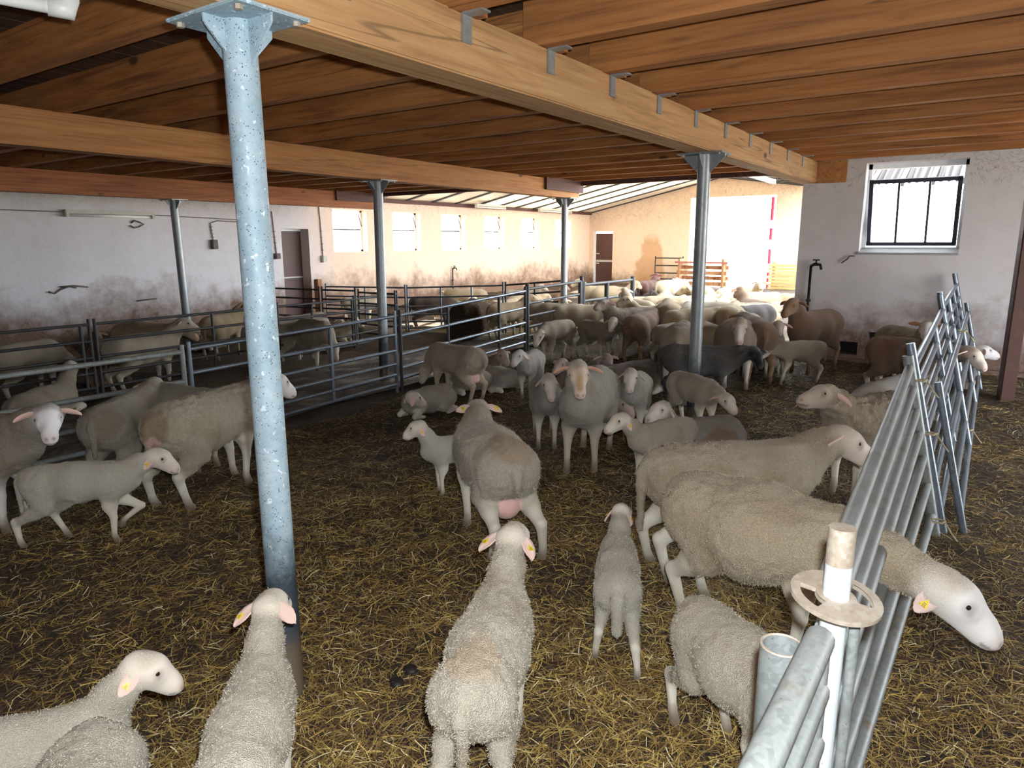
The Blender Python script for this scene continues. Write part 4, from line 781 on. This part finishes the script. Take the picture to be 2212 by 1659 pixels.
sheep('lamb', 'tan lamb with wide ears standing at the big ewe', .80, dict(P=(1326, 688), N=(1326, 712), W=(1306, 695), R=(1275, 695), hr=(1252, 771), fr=(1304, 771)), 0, h=MID, neck=(-20, 42), head=(-58, -28), ear=(28, 5), legs=dict(hl=(-.1, 0, 0), hr=(-.1, 0, 0)), wool=(.38, .31, .23), leg=(.5, .43, .34))
sheep('ewe', 'big brown-grey ewe with raised head in front of the open gate', 1.05, dict(P=(1318, 655), N=(1307, 667), W=(1342, 674), R=(1418, 671), T=(1434, 684), fl=(1348, 766)), LE+8, h=MID, neck=(0, 46), head=(0, 0), ear=(10, -40), wool=(.27, .21, .15), face=(.40, .32, .24), leg=(.5, .45, .38))
sheep('ewe', 'heavy ram-like sheep with a white blaze facing us', 1.02, dict(P=(1611, 692), N=(1616, 734), R=(1606, 686)), TO-6, h=MID, neck=(0, 28), head=(-6, -45), ear=(70, -10), girth=1.15, wool=(.34, .26, .18), face=(.46, .36, .3), blaze=(.74, .66, .6))
sheep('lamb', 'lamb with glinting eyes and wide ears beside the wall corner', .78, dict(P=(1694, 697), N=(1693, 716)), TO-4, h=MID, neck=(0, 45), head=(0, -22), ear=(16, 0), wool=(.40, .33, .25), face=(.46, .38, .3))
sheep('lamb', 'tan sheep lifting its bobbed tail beside the hidden rump', .86, dict(T=(1413, 722), R=(1432, 711), hl=(1412, 774)), RI+20, h=MID, neck=(0, 10), head=(0, -40), wool=(.40, .32, .22), leg=(.45, .38, .3))
sheep('ewe', 'broad tan rump turned to us left of the herd post', .95, dict(R=(1470, 708), SL=(1436, 738)), 112, h=MID, neck=(0, 5), head=(0, -40), girth=1.1, wool=(.42, .34, .24), bare=True)

# ------------------------------------------------------------------ the flock further back: shared poses
POSE = {}
def pose(k, lamb=False, **p):
    p['lamb'] = lamb; p.setdefault('wool', (.60, .52, .40)); p.setdefault('face', (.62, .54, .44)); POSE[k] = sheep_mesh('flock_sheep', p, .02)[0]
pose('up', neck=(0, 48), head=(0, -18)); pose('left', neck=(14, 45), head=(50, -18)); pose('right', neck=(-14, 42), head=(-50, -18))
pose('graze', neck=(0, -32), head=(0, -50)); pose('level', neck=(4, 12), head=(0, -25), girth=1.08); pose('lie', lying=True, neck=(0, 48), head=(12, -18)); pose('curl', lying=True, neck=(20, 15), head=(40, -25))
pose('lambup', True, neck=(0, 48), head=(0, -15)); pose('lambleft', True, neck=(10, 42), head=(55, -20)); pose('lamblie', True, lying=True, neck=(10, 50), head=(30, -15))
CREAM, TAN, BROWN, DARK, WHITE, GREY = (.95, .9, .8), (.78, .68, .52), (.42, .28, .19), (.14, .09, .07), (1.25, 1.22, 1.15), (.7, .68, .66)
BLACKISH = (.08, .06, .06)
def flock(k, s, W, hd=None, R=None, col=CREAM, label=None, group='sheep of the far herd', name='sheep'):
    lying = k in ('lie', 'curl', 'lamblie'); s = s*.88; lm = (dict(R=W) if 80 < (hd or 0) < 170 else dict(W=W)) if R is None else dict(W=W, R=R)
    if hd is None: q1, q2 = g(*W, .6), g(*R, .6); hd = math.degrees(math.atan2(q1[1]-q2[1], q1[0]-q2[0]))
    loc, a, s = fit(s, lm, hd, dict(lying=lying), .08)
    o = link(name, POSE[k]); o.location = loc; o.rotation_euler = (0, 0, a); o.scale = (s, s, s); o.color = tuple(col)+(1,)
    tag(o, label or 'cream sheep packed in the far herd beyond the gate', 'sheep', group); return o
for k, s, W, hd, R, col, lab in (
    ('up', 1, (1270, 620), None, (1330, 620), TAN, 'tan sheep facing left in front of the far brown door'),
    ('left', 1, (1352, 620), 25, None, TAN, "tan sheep looking out behind the open gate's end tube"),
    ('level', 1, (1462, 604), 70, None, CREAM, 'cream sheep standing at the small far-wall hurdle'),
    ('lambup', .8, (1460, 616), 110, None, WHITE, 'white lamb seen from behind near the small far-wall hurdle'),
    ('lie', .95, (1417, 642), 20, None, CREAM, 'cream sheep lying next to the black-headed pair'),
    ('up', 1, (1366, 654), None, (1402, 656), CREAM, 'cream sheep with raised head just right of the open gate'),
    ('lie', 1, (1412, 650), 30, None, CREAM, 'cream sheep resting behind the raised-head one at the gate'),
    ('lie', 1, (1440, 664), 200, None, BROWN, "brown sheep resting above the big brown-grey ewe's rump"),
    ('level', 1.08, (1466, 668), 112, None, TAN, 'round tan rump behind the big brown-grey ewe'),
    ('level', 1.05, (1530, 624), 115, None, TAN, 'tan rump close to the herd post, before the feed rack'),
    ('graze', 1.05, (1590, 620), None, (1560, 622), TAN, 'tan sheep feeding at the wooden feed rack'),
    ('lie', .9, (1612, 634), 10, None, WHITE, 'white sheep lying at the doorway sill'),
    ('up', 1.05, (1608, 646), None, (1650, 652), BROWN, 'brown-necked sheep looking left below the doorway'),
    ('level', 1.0, (1640, 648), 160, None, CREAM, 'cream sheep behind the brown-necked one'),
    ('up', 1.0, (1634, 622), -60, None, TAN, 'sheep facing us from the glare of the doorway'),
    ('level', 1.05, (1664, 640), 20, None, TAN, 'tan sheep passing the red and white marker post'),
    ('graze', 1.05, (1700, 640), 25, None, CREAM, 'cream sheep in front of the pale slatted gate'),
    ('level', 1, (1537, 648), None, (1500, 648), WHITE, 'white back right behind the herd post'),
    ('lie', 1, (1572, 644), 160, None, CREAM, 'cream sheep lying between the feed rack and the herd'),
    ('right', 1, (1584, 654), 110, None, WHITE, 'white sheep turning its head amid the packed herd'),
    ('level', 1.05, (1578, 664), 100, None, TAN, 'tan rump turned to us right of the herd post'),
    ('level', .95, (1600, 678), 120, None, CREAM, 'cream rump above the blaze-faced ram-like sheep'),
    ('up', 1.15, (1668, 680), None, (1730, 676), BROWN, 'brown sheep with raised head beside the wall corner'),
    ('level', 1, (1684, 664), 130, None, CREAM, 'cream back above the raised-head brown sheep'),
    ('level', 1.1, (1652, 696), 118, None, BROWN, 'brown back next to the blaze-faced ram-like sheep'),
    ('lie', 1, (1556, 722), 200, None, BROWN, 'brown sheep lying beside the blaze-faced ram-like sheep'),
    ('graze', 1, (1528, 690), 130, None, TAN, 'tan sheep lowering its head right of the herd post'),
    ('lie', .9, (1548, 728), 30, None, TAN, 'tan lamb lying behind the black-headed ewe'),
    ('level', 1, (1546, 672), 60, None, TAN, 'tan back squeezed beside the herd post'),
    ('level', 1, (1512, 668), 110, None, GREY, 'grey rump half hidden by the herd post'),
    ('level', 1, (1618, 660), 10, None, GREY, 'grey back in the middle of the packed herd'),
    ('lie', .9, (1640, 662), 190, None, TAN, 'tan sheep lying under the brown-necked one'),
    ('level', 1, (1440, 682), 95, None, BROWN, 'brown rump beside the big brown-grey ewe'),
    ('level', 1, (1700, 655), 60, None, CREAM, 'cream sheep standing at the black sheep by the wall corner'),
    ('lambup', .9, (1395, 668), -140, None, CREAM, 'cream lamb with raised head behind the big brown-grey ewe'),
    ('lie', 1, (1500, 650), 130, None, CREAM, 'cream sheep resting left of the herd post'),
    ('up', 1, (1516, 640), -150, None, TAN, 'tan sheep lifting its head beside the herd post'),
    ('level', 1, (1482, 640), 30, None, CREAM, 'cream back between the white lamb and the herd post')):
    flock(k, s, W, hd, R, col, lab)
flock('lambup', .95, (1408, 604), None, (1384, 608), (.22, .08, .06), 'dark chestnut lamb standing alone against the far wall', None)
flock('lie', .95, (1397, 630), 20, None, BLACKISH, 'black sheep lying closest to the chestnut lamb', 'dark heads by the far wall'); flock('lie', .9, (1390, 640), 20, None, BLACKISH, 'black sheep lying in front of the other black one', 'dark heads by the far wall')
flock('graze', 1.0, (1709, 662), -110, None, BLACKISH, 'black sheep half hidden at the wall corner', None)
BL = 'sheep standing in the sunlit pen behind the hay bale'
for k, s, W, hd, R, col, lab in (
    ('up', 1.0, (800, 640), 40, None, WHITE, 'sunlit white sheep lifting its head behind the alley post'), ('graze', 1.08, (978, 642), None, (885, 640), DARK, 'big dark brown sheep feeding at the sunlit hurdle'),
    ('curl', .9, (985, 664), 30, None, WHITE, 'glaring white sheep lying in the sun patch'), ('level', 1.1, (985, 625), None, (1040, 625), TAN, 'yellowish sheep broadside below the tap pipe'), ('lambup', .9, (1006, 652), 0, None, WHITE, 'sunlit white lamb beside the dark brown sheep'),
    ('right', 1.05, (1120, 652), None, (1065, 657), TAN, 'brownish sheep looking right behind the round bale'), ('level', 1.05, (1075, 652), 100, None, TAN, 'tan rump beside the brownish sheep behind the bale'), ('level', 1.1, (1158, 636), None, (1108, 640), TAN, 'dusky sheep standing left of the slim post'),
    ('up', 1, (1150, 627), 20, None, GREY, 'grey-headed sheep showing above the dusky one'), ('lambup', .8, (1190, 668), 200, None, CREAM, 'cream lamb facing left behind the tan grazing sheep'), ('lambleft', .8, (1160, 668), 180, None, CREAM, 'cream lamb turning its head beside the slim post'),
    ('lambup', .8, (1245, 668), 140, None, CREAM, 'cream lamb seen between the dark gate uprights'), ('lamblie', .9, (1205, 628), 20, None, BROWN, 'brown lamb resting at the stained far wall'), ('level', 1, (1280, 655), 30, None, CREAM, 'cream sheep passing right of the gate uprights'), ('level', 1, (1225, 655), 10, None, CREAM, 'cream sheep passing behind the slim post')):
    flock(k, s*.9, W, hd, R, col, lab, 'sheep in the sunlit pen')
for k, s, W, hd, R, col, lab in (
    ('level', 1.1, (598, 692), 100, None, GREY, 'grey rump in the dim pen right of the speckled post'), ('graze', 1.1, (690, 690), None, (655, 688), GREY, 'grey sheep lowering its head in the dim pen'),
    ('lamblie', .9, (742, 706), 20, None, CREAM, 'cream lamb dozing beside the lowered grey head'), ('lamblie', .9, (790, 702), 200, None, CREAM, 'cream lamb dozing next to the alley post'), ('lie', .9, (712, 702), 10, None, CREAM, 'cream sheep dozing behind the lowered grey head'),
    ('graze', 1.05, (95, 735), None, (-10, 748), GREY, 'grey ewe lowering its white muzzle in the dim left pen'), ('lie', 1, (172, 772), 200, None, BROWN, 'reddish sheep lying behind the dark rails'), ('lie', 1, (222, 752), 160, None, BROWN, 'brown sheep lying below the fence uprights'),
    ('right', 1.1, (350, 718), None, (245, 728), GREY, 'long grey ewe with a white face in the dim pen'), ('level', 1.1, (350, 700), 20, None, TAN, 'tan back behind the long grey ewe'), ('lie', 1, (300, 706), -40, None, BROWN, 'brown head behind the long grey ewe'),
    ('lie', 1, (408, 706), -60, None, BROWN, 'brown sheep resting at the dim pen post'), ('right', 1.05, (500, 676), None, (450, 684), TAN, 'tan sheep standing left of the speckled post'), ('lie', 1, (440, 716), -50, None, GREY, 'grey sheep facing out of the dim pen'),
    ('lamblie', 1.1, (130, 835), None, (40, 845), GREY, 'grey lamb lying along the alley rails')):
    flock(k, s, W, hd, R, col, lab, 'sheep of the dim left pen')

# nudge animals that would stand inside one another apart along the line of sight
def relax(movers, rounds=60):
    S = []
    for o in movers:
        s_ = o.scale[0]; lying = o.dimensions.z < .62*s_ if False else o.get('_ly', 0)
        S.append([o, np.array(o.location[:2]), o.rotation_euler[2], s_, .17*s_, np.array(o.location[:2])])
    def axis(e): d = np.array([math.cos(e[2]), math.sin(e[2])])*e[3]; return e[1]-d*.36, e[1]+d*.34
    for _ in range(rounds):
        moved = False
        for i in range(len(S)):
            for j in range(i):
                a, b_ = S[i], S[j]
                if np.hypot(*(a[1]-b_[1])) > 1.6: continue
                A0, A1 = axis(a); B0, B1 = axis(b_); ts = np.linspace(0, 1, 7); PA = A0+(A1-A0)*ts[:, None]; PB = B0+(B1-B0)*ts[:, None]; D_ = np.linalg.norm(PA[:, None]-PB[None], axis=2); m = D_.min(); need = a[4]+b_[4]
                if m < need:
                    ka, kb = np.unravel_index(D_.argmin(), D_.shape); sep = PA[ka]-PB[kb]; sep = sep/(np.linalg.norm(sep)+1e-6); push = (need-m)*.5
                    for e, sg in ((a, 1), (b_, -1)):
                        lv = e[1]/np.linalg.norm(e[1]); d = lv*(lv@sep)*sg+.25*sep*sg; e[1] = e[1]+d*push*.5
                        dv = e[1]-e[5]; L_ = np.linalg.norm(dv)
                        lim = .7 if e[0].name.startswith('sheep') else (.08 if np.linalg.norm(e[5]) < 5 else .14)
                        if L_ > lim: e[1] = e[5]+dv*lim/L_
                    moved = True
        if not moved: break
    for o, p_, *_ in S:
        x_, y_ = p_
        if x_ > -2.6 and 8.9 < y_ < 9.5: y_ = min(y_, 8.95)
        if y_ > 9.3: x_ = min(x_, -.235*y_-.45)
        o.location = (x_, y_, float(zf(x_, y_))-.004)
relax([o for o in COL.objects if o.get('category') in ('sheep', 'lamb')])

# ------------------------------------------------------------------ fittings
def fluoro(label, p0, p1, r=.05):
    p0, p1 = Vector(p0), Vector(p1); root = empty('strip_light', p0); tag(root, label, 'light')
    d = (p1-p0); L = d.length; a = math.atan2(d.y, d.x); root.rotation_euler = (0, 0, a)
    MB().box(0, L, -.05, .05, .0, .06).build('housing', M['lampbody'], root, bevel=.008)
    o = MB().tube([(.05, 0, -.03), (L-.05, 0, -.03)], .022, 12).build('tube', M['lamptube'], root, True)
    for x in (.0, L-.06): MB().box(x, x+.06, -.05, .05, -.055, .0).build('end_cap', M['lampbody'], root, bevel=.006)
    return root
fluoro('dusty strip light mounted on the long left wall', (XL+.06, 5.37, 2.19), (XL+.06, 6.84, 2.19))
fluoro('strip light hanging below the cream roof near the left windows', (XL+.35, 15.9, 2.70), (XL+.35, 17.3, 2.70))
fluoro('strip light below the cream roof behind the slim post', (XL+.35, 19.2, 2.70), (XL+.35, 21.2, 2.70))
def under_roof(px, py):
    for Y_ in np.arange(10.6, 23, .02):
        q_ = atY(px, py, Y_)
        if q_[2] >= zr(q_[0])-.16: return q_
    return q_
qa, qb = under_roof(1592, 370), under_roof(1672, 392); fluoro('strip light slung below the cream roof near the herd doorway', (qa[0], qa[1], qa[2]), (qb[0], qb[1], qa[2]))
def conduit(label, pts, box, bz=.10):
    root = empty('wall_conduit', pts[0]); tag(root, label, 'conduit'); o = Vector(pts[0])
    MB().tube([Vector(p)-o for p in pts], .011, 8).build('pipe', M['cable'], root, True)
    for i in range(1, 5):
        q = Vector(pts[-2]).lerp(Vector(pts[-1]), i/5)-o; MB().box(q.x-.012, q.x+.018, q.y-.022, q.y+.022, q.z-.008, q.z+.008).build('clip', M['cable'], root)
    e = Vector(pts[-1])-o; MB().box(e.x-.02, e.x+.075, e.y-.055, e.y+.055, e.z-bz, e.z+.02).build('switch_box', box, root, bevel=.008)
    return root
cx = XL+.02
conduit('wall conduit dropping to a grimy dark switch box', [(cx, 9.3, 2.1), (cx, 8.1, 2.13), (cx, 7.95, 2.08), (cx, 7.98, 1.75)], M['box'], .16)
conduit('wall conduit ending in a small box left of the brown door', [(cx, 9.36, 2.35), (cx, 9.38, 2.06), (cx, 9.41, 1.47)], M['box'])
conduit('wall conduit ending in a pale box right of the brown door', [(cx, 10.6, 2.6), (cx, 10.63, 2.1), (cx, 10.65, 1.40)], M['bulb'], .13)
tag(MB().tube([(cx, 2.5, 2.24), (cx, 4.2, 2.22), (cx, 5.4, 2.21)]+[(cx, 6.8+.4*i, 2.2-.01*i+.006*(i % 2)) for i in range(7)], .009, 6).build('wall_cable', M['cable'], None, True), 'thin dusty cable running along the long left wall', 'cable')
def standpipe(label, x, y, z0, z1, d):
    root = empty('standpipe', (x, y, z0)); tag(root, label, 'tap'); dx, dy = d; h = z1-z0
    MB().tube([(0, 0, -.05), (0, 0, h)], .0165, 10).build('pipe', M['blackpipe'], root, True)
    MB().tube([(0, 0, h-.01), (dx*.05, dy*.05, h+.015), (dx*.13, dy*.13, h+.01), (dx*.15, dy*.15, h-.05)], [.018, .02, .018, .015], 10).build('spout', M['blackpipe'], root, True)
    MB().tube([(dx*.07, dy*.07, h+.01), (dx*.07, dy*.07, h+.07)], .01, 8).box(dx*.07-.04, dx*.07+.04, dy*.07-.012, dy*.07+.012, h+.06, h+.075).build('tap_handle', M['blackpipe'], root)
    MB().tube([(0, 0, h*.62), (0, 0, h*.62+.03)], .03, 10).build('coupling', M['blackpipe'], root)
    return root
q1 = atY(1752, 573, YR-.05); standpipe('black standpipe with a tap at the plastered window wall', q1[0], YR-.05, .2, q1[2], (.9, -.3))
q1 = atX(978, 580, XL+.05); standpipe('black standpipe with a tap under the left windows', XL+.05, q1[1], .1, q1[2], (.4, .7))
for lab, axis, pts in (('bent rusty hook on the left wall above the dark stains', 'x', [(105, 630), (118, 634), (130, 626), (150, 618), (165, 622)]), ('thin wire trailing from the bent rusty hook', 'x', [(130, 620), (160, 617), (190, 620)]),
        ('loop of wire hanging under the dusty strip light', 'x', [(283, 482), (290, 476), (302, 480), (311, 484), (300, 490), (290, 492), (281, 487)]), ('rough stick wedged in the stained left wall', 'x', [(296, 650), (320, 647), (338, 645)]),
        ('bent nail hook left of the tilted window', 'y', [(1818, 568), (1830, 560), (1836, 553), (1846, 553)])):
    pp = [atX(x, y, XL+.03) if axis == 'x' else atY(x, y, YR-.03) for x, y in pts]; tag(MB().tube(pp, .013 if axis == 'x' else .009, 6).build('wall_hook', M['box'], None, True), lab, 'hook')
# white pipe below the ceiling in the near corner
root = empty('ceiling_pipe', (0, 0, 0)); tag(root, 'white plastic pipe with an elbow under the joists', 'pipe')
pa, pb = g(150, 22, 2.58), g(-200, -45, 2.60)
o = MB().tube([Vector(pa), Vector(pb)], .026, 16).build('pipe', M['pvc'], root, True)
o = MB().tube([Vector(pa)+Vector((0, 0, .09)), Vector(pa)+Vector((.004, 0, .03)), Vector(pa), Vector(pa)+(Vector(pb)-Vector(pa)).normalized()*.07], [.034, .036, .037, .034], 16).build('elbow', M['pvc'], root, True)
# hay bale and heaps
def heap(name, label, cat, c, rx, ry, h, mat, seed, group=None, power=1.0):
    n, m = 40, 14; v, f = [], []
    for j in range(m+1):
        t = j/m
        for i in range(n):
            a = 2*PI*i/n; rr = math.sin(t*PI/2)**power; v.append((rx*rr*math.cos(a), ry*rr*math.sin(a), h*math.cos(t*PI/2)**(.8)))
    v = np.array(v); v += ((vnoise(v*5+seed, seed)-.5)[:, None]*.12+(vnoise(v*14+seed, seed+1)-.5)[:, None]*.06)*np.array([1, 1, .8])*min(1, h*2.5); v[-n:, 2] = -.03
    for j in range(m):
        for i in range(n): f.append((j*n+i, (j+1)*n+i, (j+1)*n+(i+1) % n, j*n+(i+1) % n))
    o = link(name, pyd(name, v, f, True), None, mat); o.location = c; return tag(o, label, cat, group)
def bale():
    n, m = 44, 12; v, f = [], []; R_, L = .47, 1.0
    rows = [(-.5, .0), (-.5, .5), (-.5, .88), (-.47, .97)]+[(-.4+.8*i/8, 1.0) for i in range(9)]+[(.47, .97), (.5, .88), (.5, .5), (.5, 0)]
    for y, r_ in rows:
        for i in range(n): a = 2*PI*i/n; v.append((r_*R_*math.cos(a), y*L, R_+r_*R_*math.sin(a)*(1 if math.sin(a) > -.8 else .93)))
    v = np.array(v); v += (vnoise(v*7, 4)-.5)[:, None]*.1+(vnoise(v*22, 8)-.5)[:, None]*.05; v[:, 2] = np.maximum(v[:, 2], 0)
    for j in range(len(rows)-1):
        for i in range(n): f.append((j*n+i, j*n+(i+1) % n, (j+1)*n+(i+1) % n, (j+1)*n+i))
    o = link('hay_bale', pyd('hay_bale', v, f, True), None, M['hay']); return tag(o, 'round dark brown hay bale standing in the feed alley', 'hay bale')
bq = g(1008, 742, 0); o = bale(); o.location = (bq[0], bq[1]+.1, float(zf(bq[0], bq[1]))); o.rotation_euler = (0, 0, math.radians(25)); o.scale = (.72, .72, .72)
heap('hay_heap', 'low brown hay heap beside the alley post', 'hay', (-8.0, 8.3, 0.0), .7, 1.3, .2, M['hay'], 3)
heap('hay_heap', 'brown hay strip along the dim pen rails', 'hay', (-7.85, 5.6, 0.0), .45, 2.2, .12, M['hay'], 13)
heap('straw_heap', 'sunlit golden straw heap in front of the hay bale', 'straw', (-8.3, 9.9, 0.0), 1.2, .55, .14, M['heap'], 5)
heap('straw_heap', 'loose straw heap right of the hay bale', 'straw', (-6.5, 10.0, .02), .6, .6, .2, M['heap'], 6)
heap('hay_heap', 'hay scraps fallen right of the bale', 'hay', (-6.55, 9.0, .01), .45, .6, .14, M['hay'], 7)
for k, (x, y) in enumerate(((884, 1445), (856, 1472))):
    q_ = g(x, y, .01); heap('dung_pile', ('small black dung pile behind the large woolly lamb', 'smaller flat dung pile beside the other dung')[k], 'dung', (q_[0], q_[1], 0), .035, .028, .022, M['dung'], 20+k, 'dung piles on the straw')
# yard things beyond the doorway
root = empty('feed_rack', (-8.2, 22.2, .2)); tag(root, 'wooden feed rack piled with reddish boards in the doorway', 'feed rack')
for i in range(4): MB().box(-.55, 1.1, -.03+.2*(i % 2), .0+.2*(i % 2), .1+.17*i, .22+.17*i).build('board', M['stake'], root)
for x in (-.5, .95): MB().box(x, x+.07, -.08, .25, -.05, .95).build('leg', M['stake'], root)
MB().box(-.6, 1.15, -.1, .3, .80, .86).build('top_board', flat('red_board', (.4, .14, .1), .7), root)
for k, (zz, hh) in enumerate(((0, .13), (.18, .13), (.36, .11), (.52, .12), (.68, .12))):
    pass
root = empty('slatted_gate', (-5.95, 22.75, .2)); tag(root, 'pale wooden slatted gate leaning by the wall corner', 'gate')
for i in range(8): MB().box(0, 1.0, -.02, .02, .02+.10*i, .09+.10*i).build('slat', M['plank'], root)
for x in (.1, .85): MB().box(x, x+.08, .02, .06, 0, .86).build('batten', M['plank'], root)
root = empty('red_door_post', (-6.06, YF-.08, 0)); tag(root, 'red and white marker post at the far doorway', 'post')
rod('pole', (-6.06, YF-.08, 0), (-6.06, YF-.08, 3.1), .045, M['white_frame'], root)
for z0, z1 in ((2.35, 3.05), (1.75, 2.1), (1.0, 1.45), (.62, .72), (.42, .54), (.22, .34)): rod('red_band', (-6.06, YF-.08, z0), (-6.06, YF-.08, z1), .048, M['red'], root)
# neighbouring shed roof seen through the window
YS = 14.0; qa, qb = atY(1868, 392, YS), atY(2062, 352, YS); root = empty('open_shed', (qa[0], YS, -.12)); tag(root, 'brown corrugated roof of the open shed beyond the window', 'building')
hs_ = qb[2]-qa[2]; v, f = [], []; n = 90; wsh = qb[0]-qa[0]+.6
for i in range(n+1):
    x = -.9+(wsh+.9)*i/n; z = qa[2]+.12+.03*math.sin(i*1.7); v += [(x, 0, z-.05), (x, 2.2, z+.85)]
for i in range(n): f.append((2*i, 2*i+2, 2*i+3, 2*i+1))
link('roof', pyd('roof', v, f), root, M['roofoutside'])
for k in range(5): MB().hexa([(.1+k*.45, -.15, qa[2]), (.18+k*.45, -.15, qa[2]), (.18+k*.45, 2.1, qa[2]+.78), (.1+k*.45, 2.1, qa[2]+.78), (.1+k*.45, -.15, qa[2]+.1), (.18+k*.45, -.15, qa[2]+.1), (.18+k*.45, 2.1, qa[2]+.88), (.1+k*.45, 2.1, qa[2]+.88)]).build('rafter', M['roofoutside'], root)
for x in (-.7, wsh-.2): MB().box(x, x+.12, 1.9, 2.02, 0, qa[2]+.8).build('shed_post', M['stake'], root)

# ------------------------------------------------------------------ loose straw over the litter (uncountable)
def straw(name, label, P, L, Wd, colr, lift):
    n = len(P); a = rng.uniform(0, 2*PI, n); tilt = rng.normal(0, .16, n); bend = rng.normal(0, .35, n); T = np.stack([np.cos(a), np.sin(a), tilt], 1); S = np.stack([-np.sin(a), np.cos(a), rng.normal(0, .35, n)], 1)
    S /= np.linalg.norm(S, axis=1)[:, None]; rows = []
    for t in (-.5, 0, .5):
        c = P+T*(L*t)[:, None]+S*(bend*L*(t*t-.12))[:, None]+np.array([0, 0, 1])*(lift-np.abs(t)*.3*lift)[:, None]; rows += [c-S*(Wd/2)[:, None], c+S*(Wd/2)[:, None]]
    V = np.stack(rows, 1).reshape(-1, 3); b0 = np.arange(n)[:, None]*6; q = np.concatenate([b0+np.array([0, 1, 3, 2]), b0+np.array([2, 3, 5, 4])], 1).reshape(-1)
    me = bpy.data.meshes.new(name); me.vertices.add(n*6); me.vertices.foreach_set('co', V.astype(np.float32).ravel()); me.loops.add(n*8); me.loops.foreach_set('vertex_index', q.astype(np.int32)); me.polygons.add(n*2); me.polygons.foreach_set('loop_start', np.arange(0, n*8, 4, dtype=np.int32)); me.update(calc_edges=True)
    at = me.color_attributes.new('Col', 'FLOAT_COLOR', 'POINT'); cc = np.repeat(np.concatenate([colr, np.ones((n, 1))], 1), 6, 0); at.data.foreach_set('color', cc.astype(np.float32).ravel())
    return tag(link(name, me, None, M['straw']), label, 'straw', kind='stuff')
def scatter(n, x0, x1, y0, y1, fall):
    P = np.stack([rng.uniform(x0, x1, n*3), rng.uniform(y0, y1, n*3)], 1); d = np.hypot(P[:, 0], P[:, 1]); m = (rng.random(n*3) < np.exp(-np.maximum(d-2, 0)/fall)); cl = vnoise(np.concatenate([P*1.7, np.zeros((len(P), 1))], 1), 11); m &= rng.random(len(P)) < .25+1.1*cl
    P = P[m][:n]; return np.concatenate([P, (zf(P[:, 0], P[:, 1])+lump(P[:, 0], P[:, 1]))[:, None]], 1)
def strawcol(n, bright):
    base = np.array([(.54, .38, .11), (.40, .27, .07), (.24, .145, .045), (.13, .075, .028), (.70, .60, .34)]); w = np.array([.17, .23, .31, .22, .07]) if bright else np.array([.1, .18, .34, .35, .03]); k = rng.choice(5, n, p=w); return base[k]*rng.uniform(.7, 1.25, (n, 1))
P1 = scatter(215000, -5.2, 2.9, .3, 9.4, 3.0); P2 = scatter(26000, -12.4, 2.8, 3, 15, 6); P2 = P2[((P2[:, 0] > -5.3) | (P2[:, 0] < -8.0) | (P2[:, 1] > 9.6)) & ((P2[:, 0] < -2.25) | (P2[:, 1] < 9.45))]
P3 = scatter(1500, -7.7, -5.5, 2, 10.5, 9); P3[:, 2] += .022; n1, n2 = len(P1), len(P2)+len(P3); P = np.concatenate([P1, P2, P3]); n = n1+n2
straw('loose_straw', 'short yellow straw strewn over the dark litter', P, np.concatenate([rng.gamma(4, .014, n1)+.015, rng.gamma(4, .018, n2)+.02]), np.concatenate([rng.uniform(.0013, .0042, n1), rng.uniform(.002, .0045, n2)]), np.concatenate([strawcol(n1, True), strawcol(n2, False)]), rng.uniform(.002, .014, n))
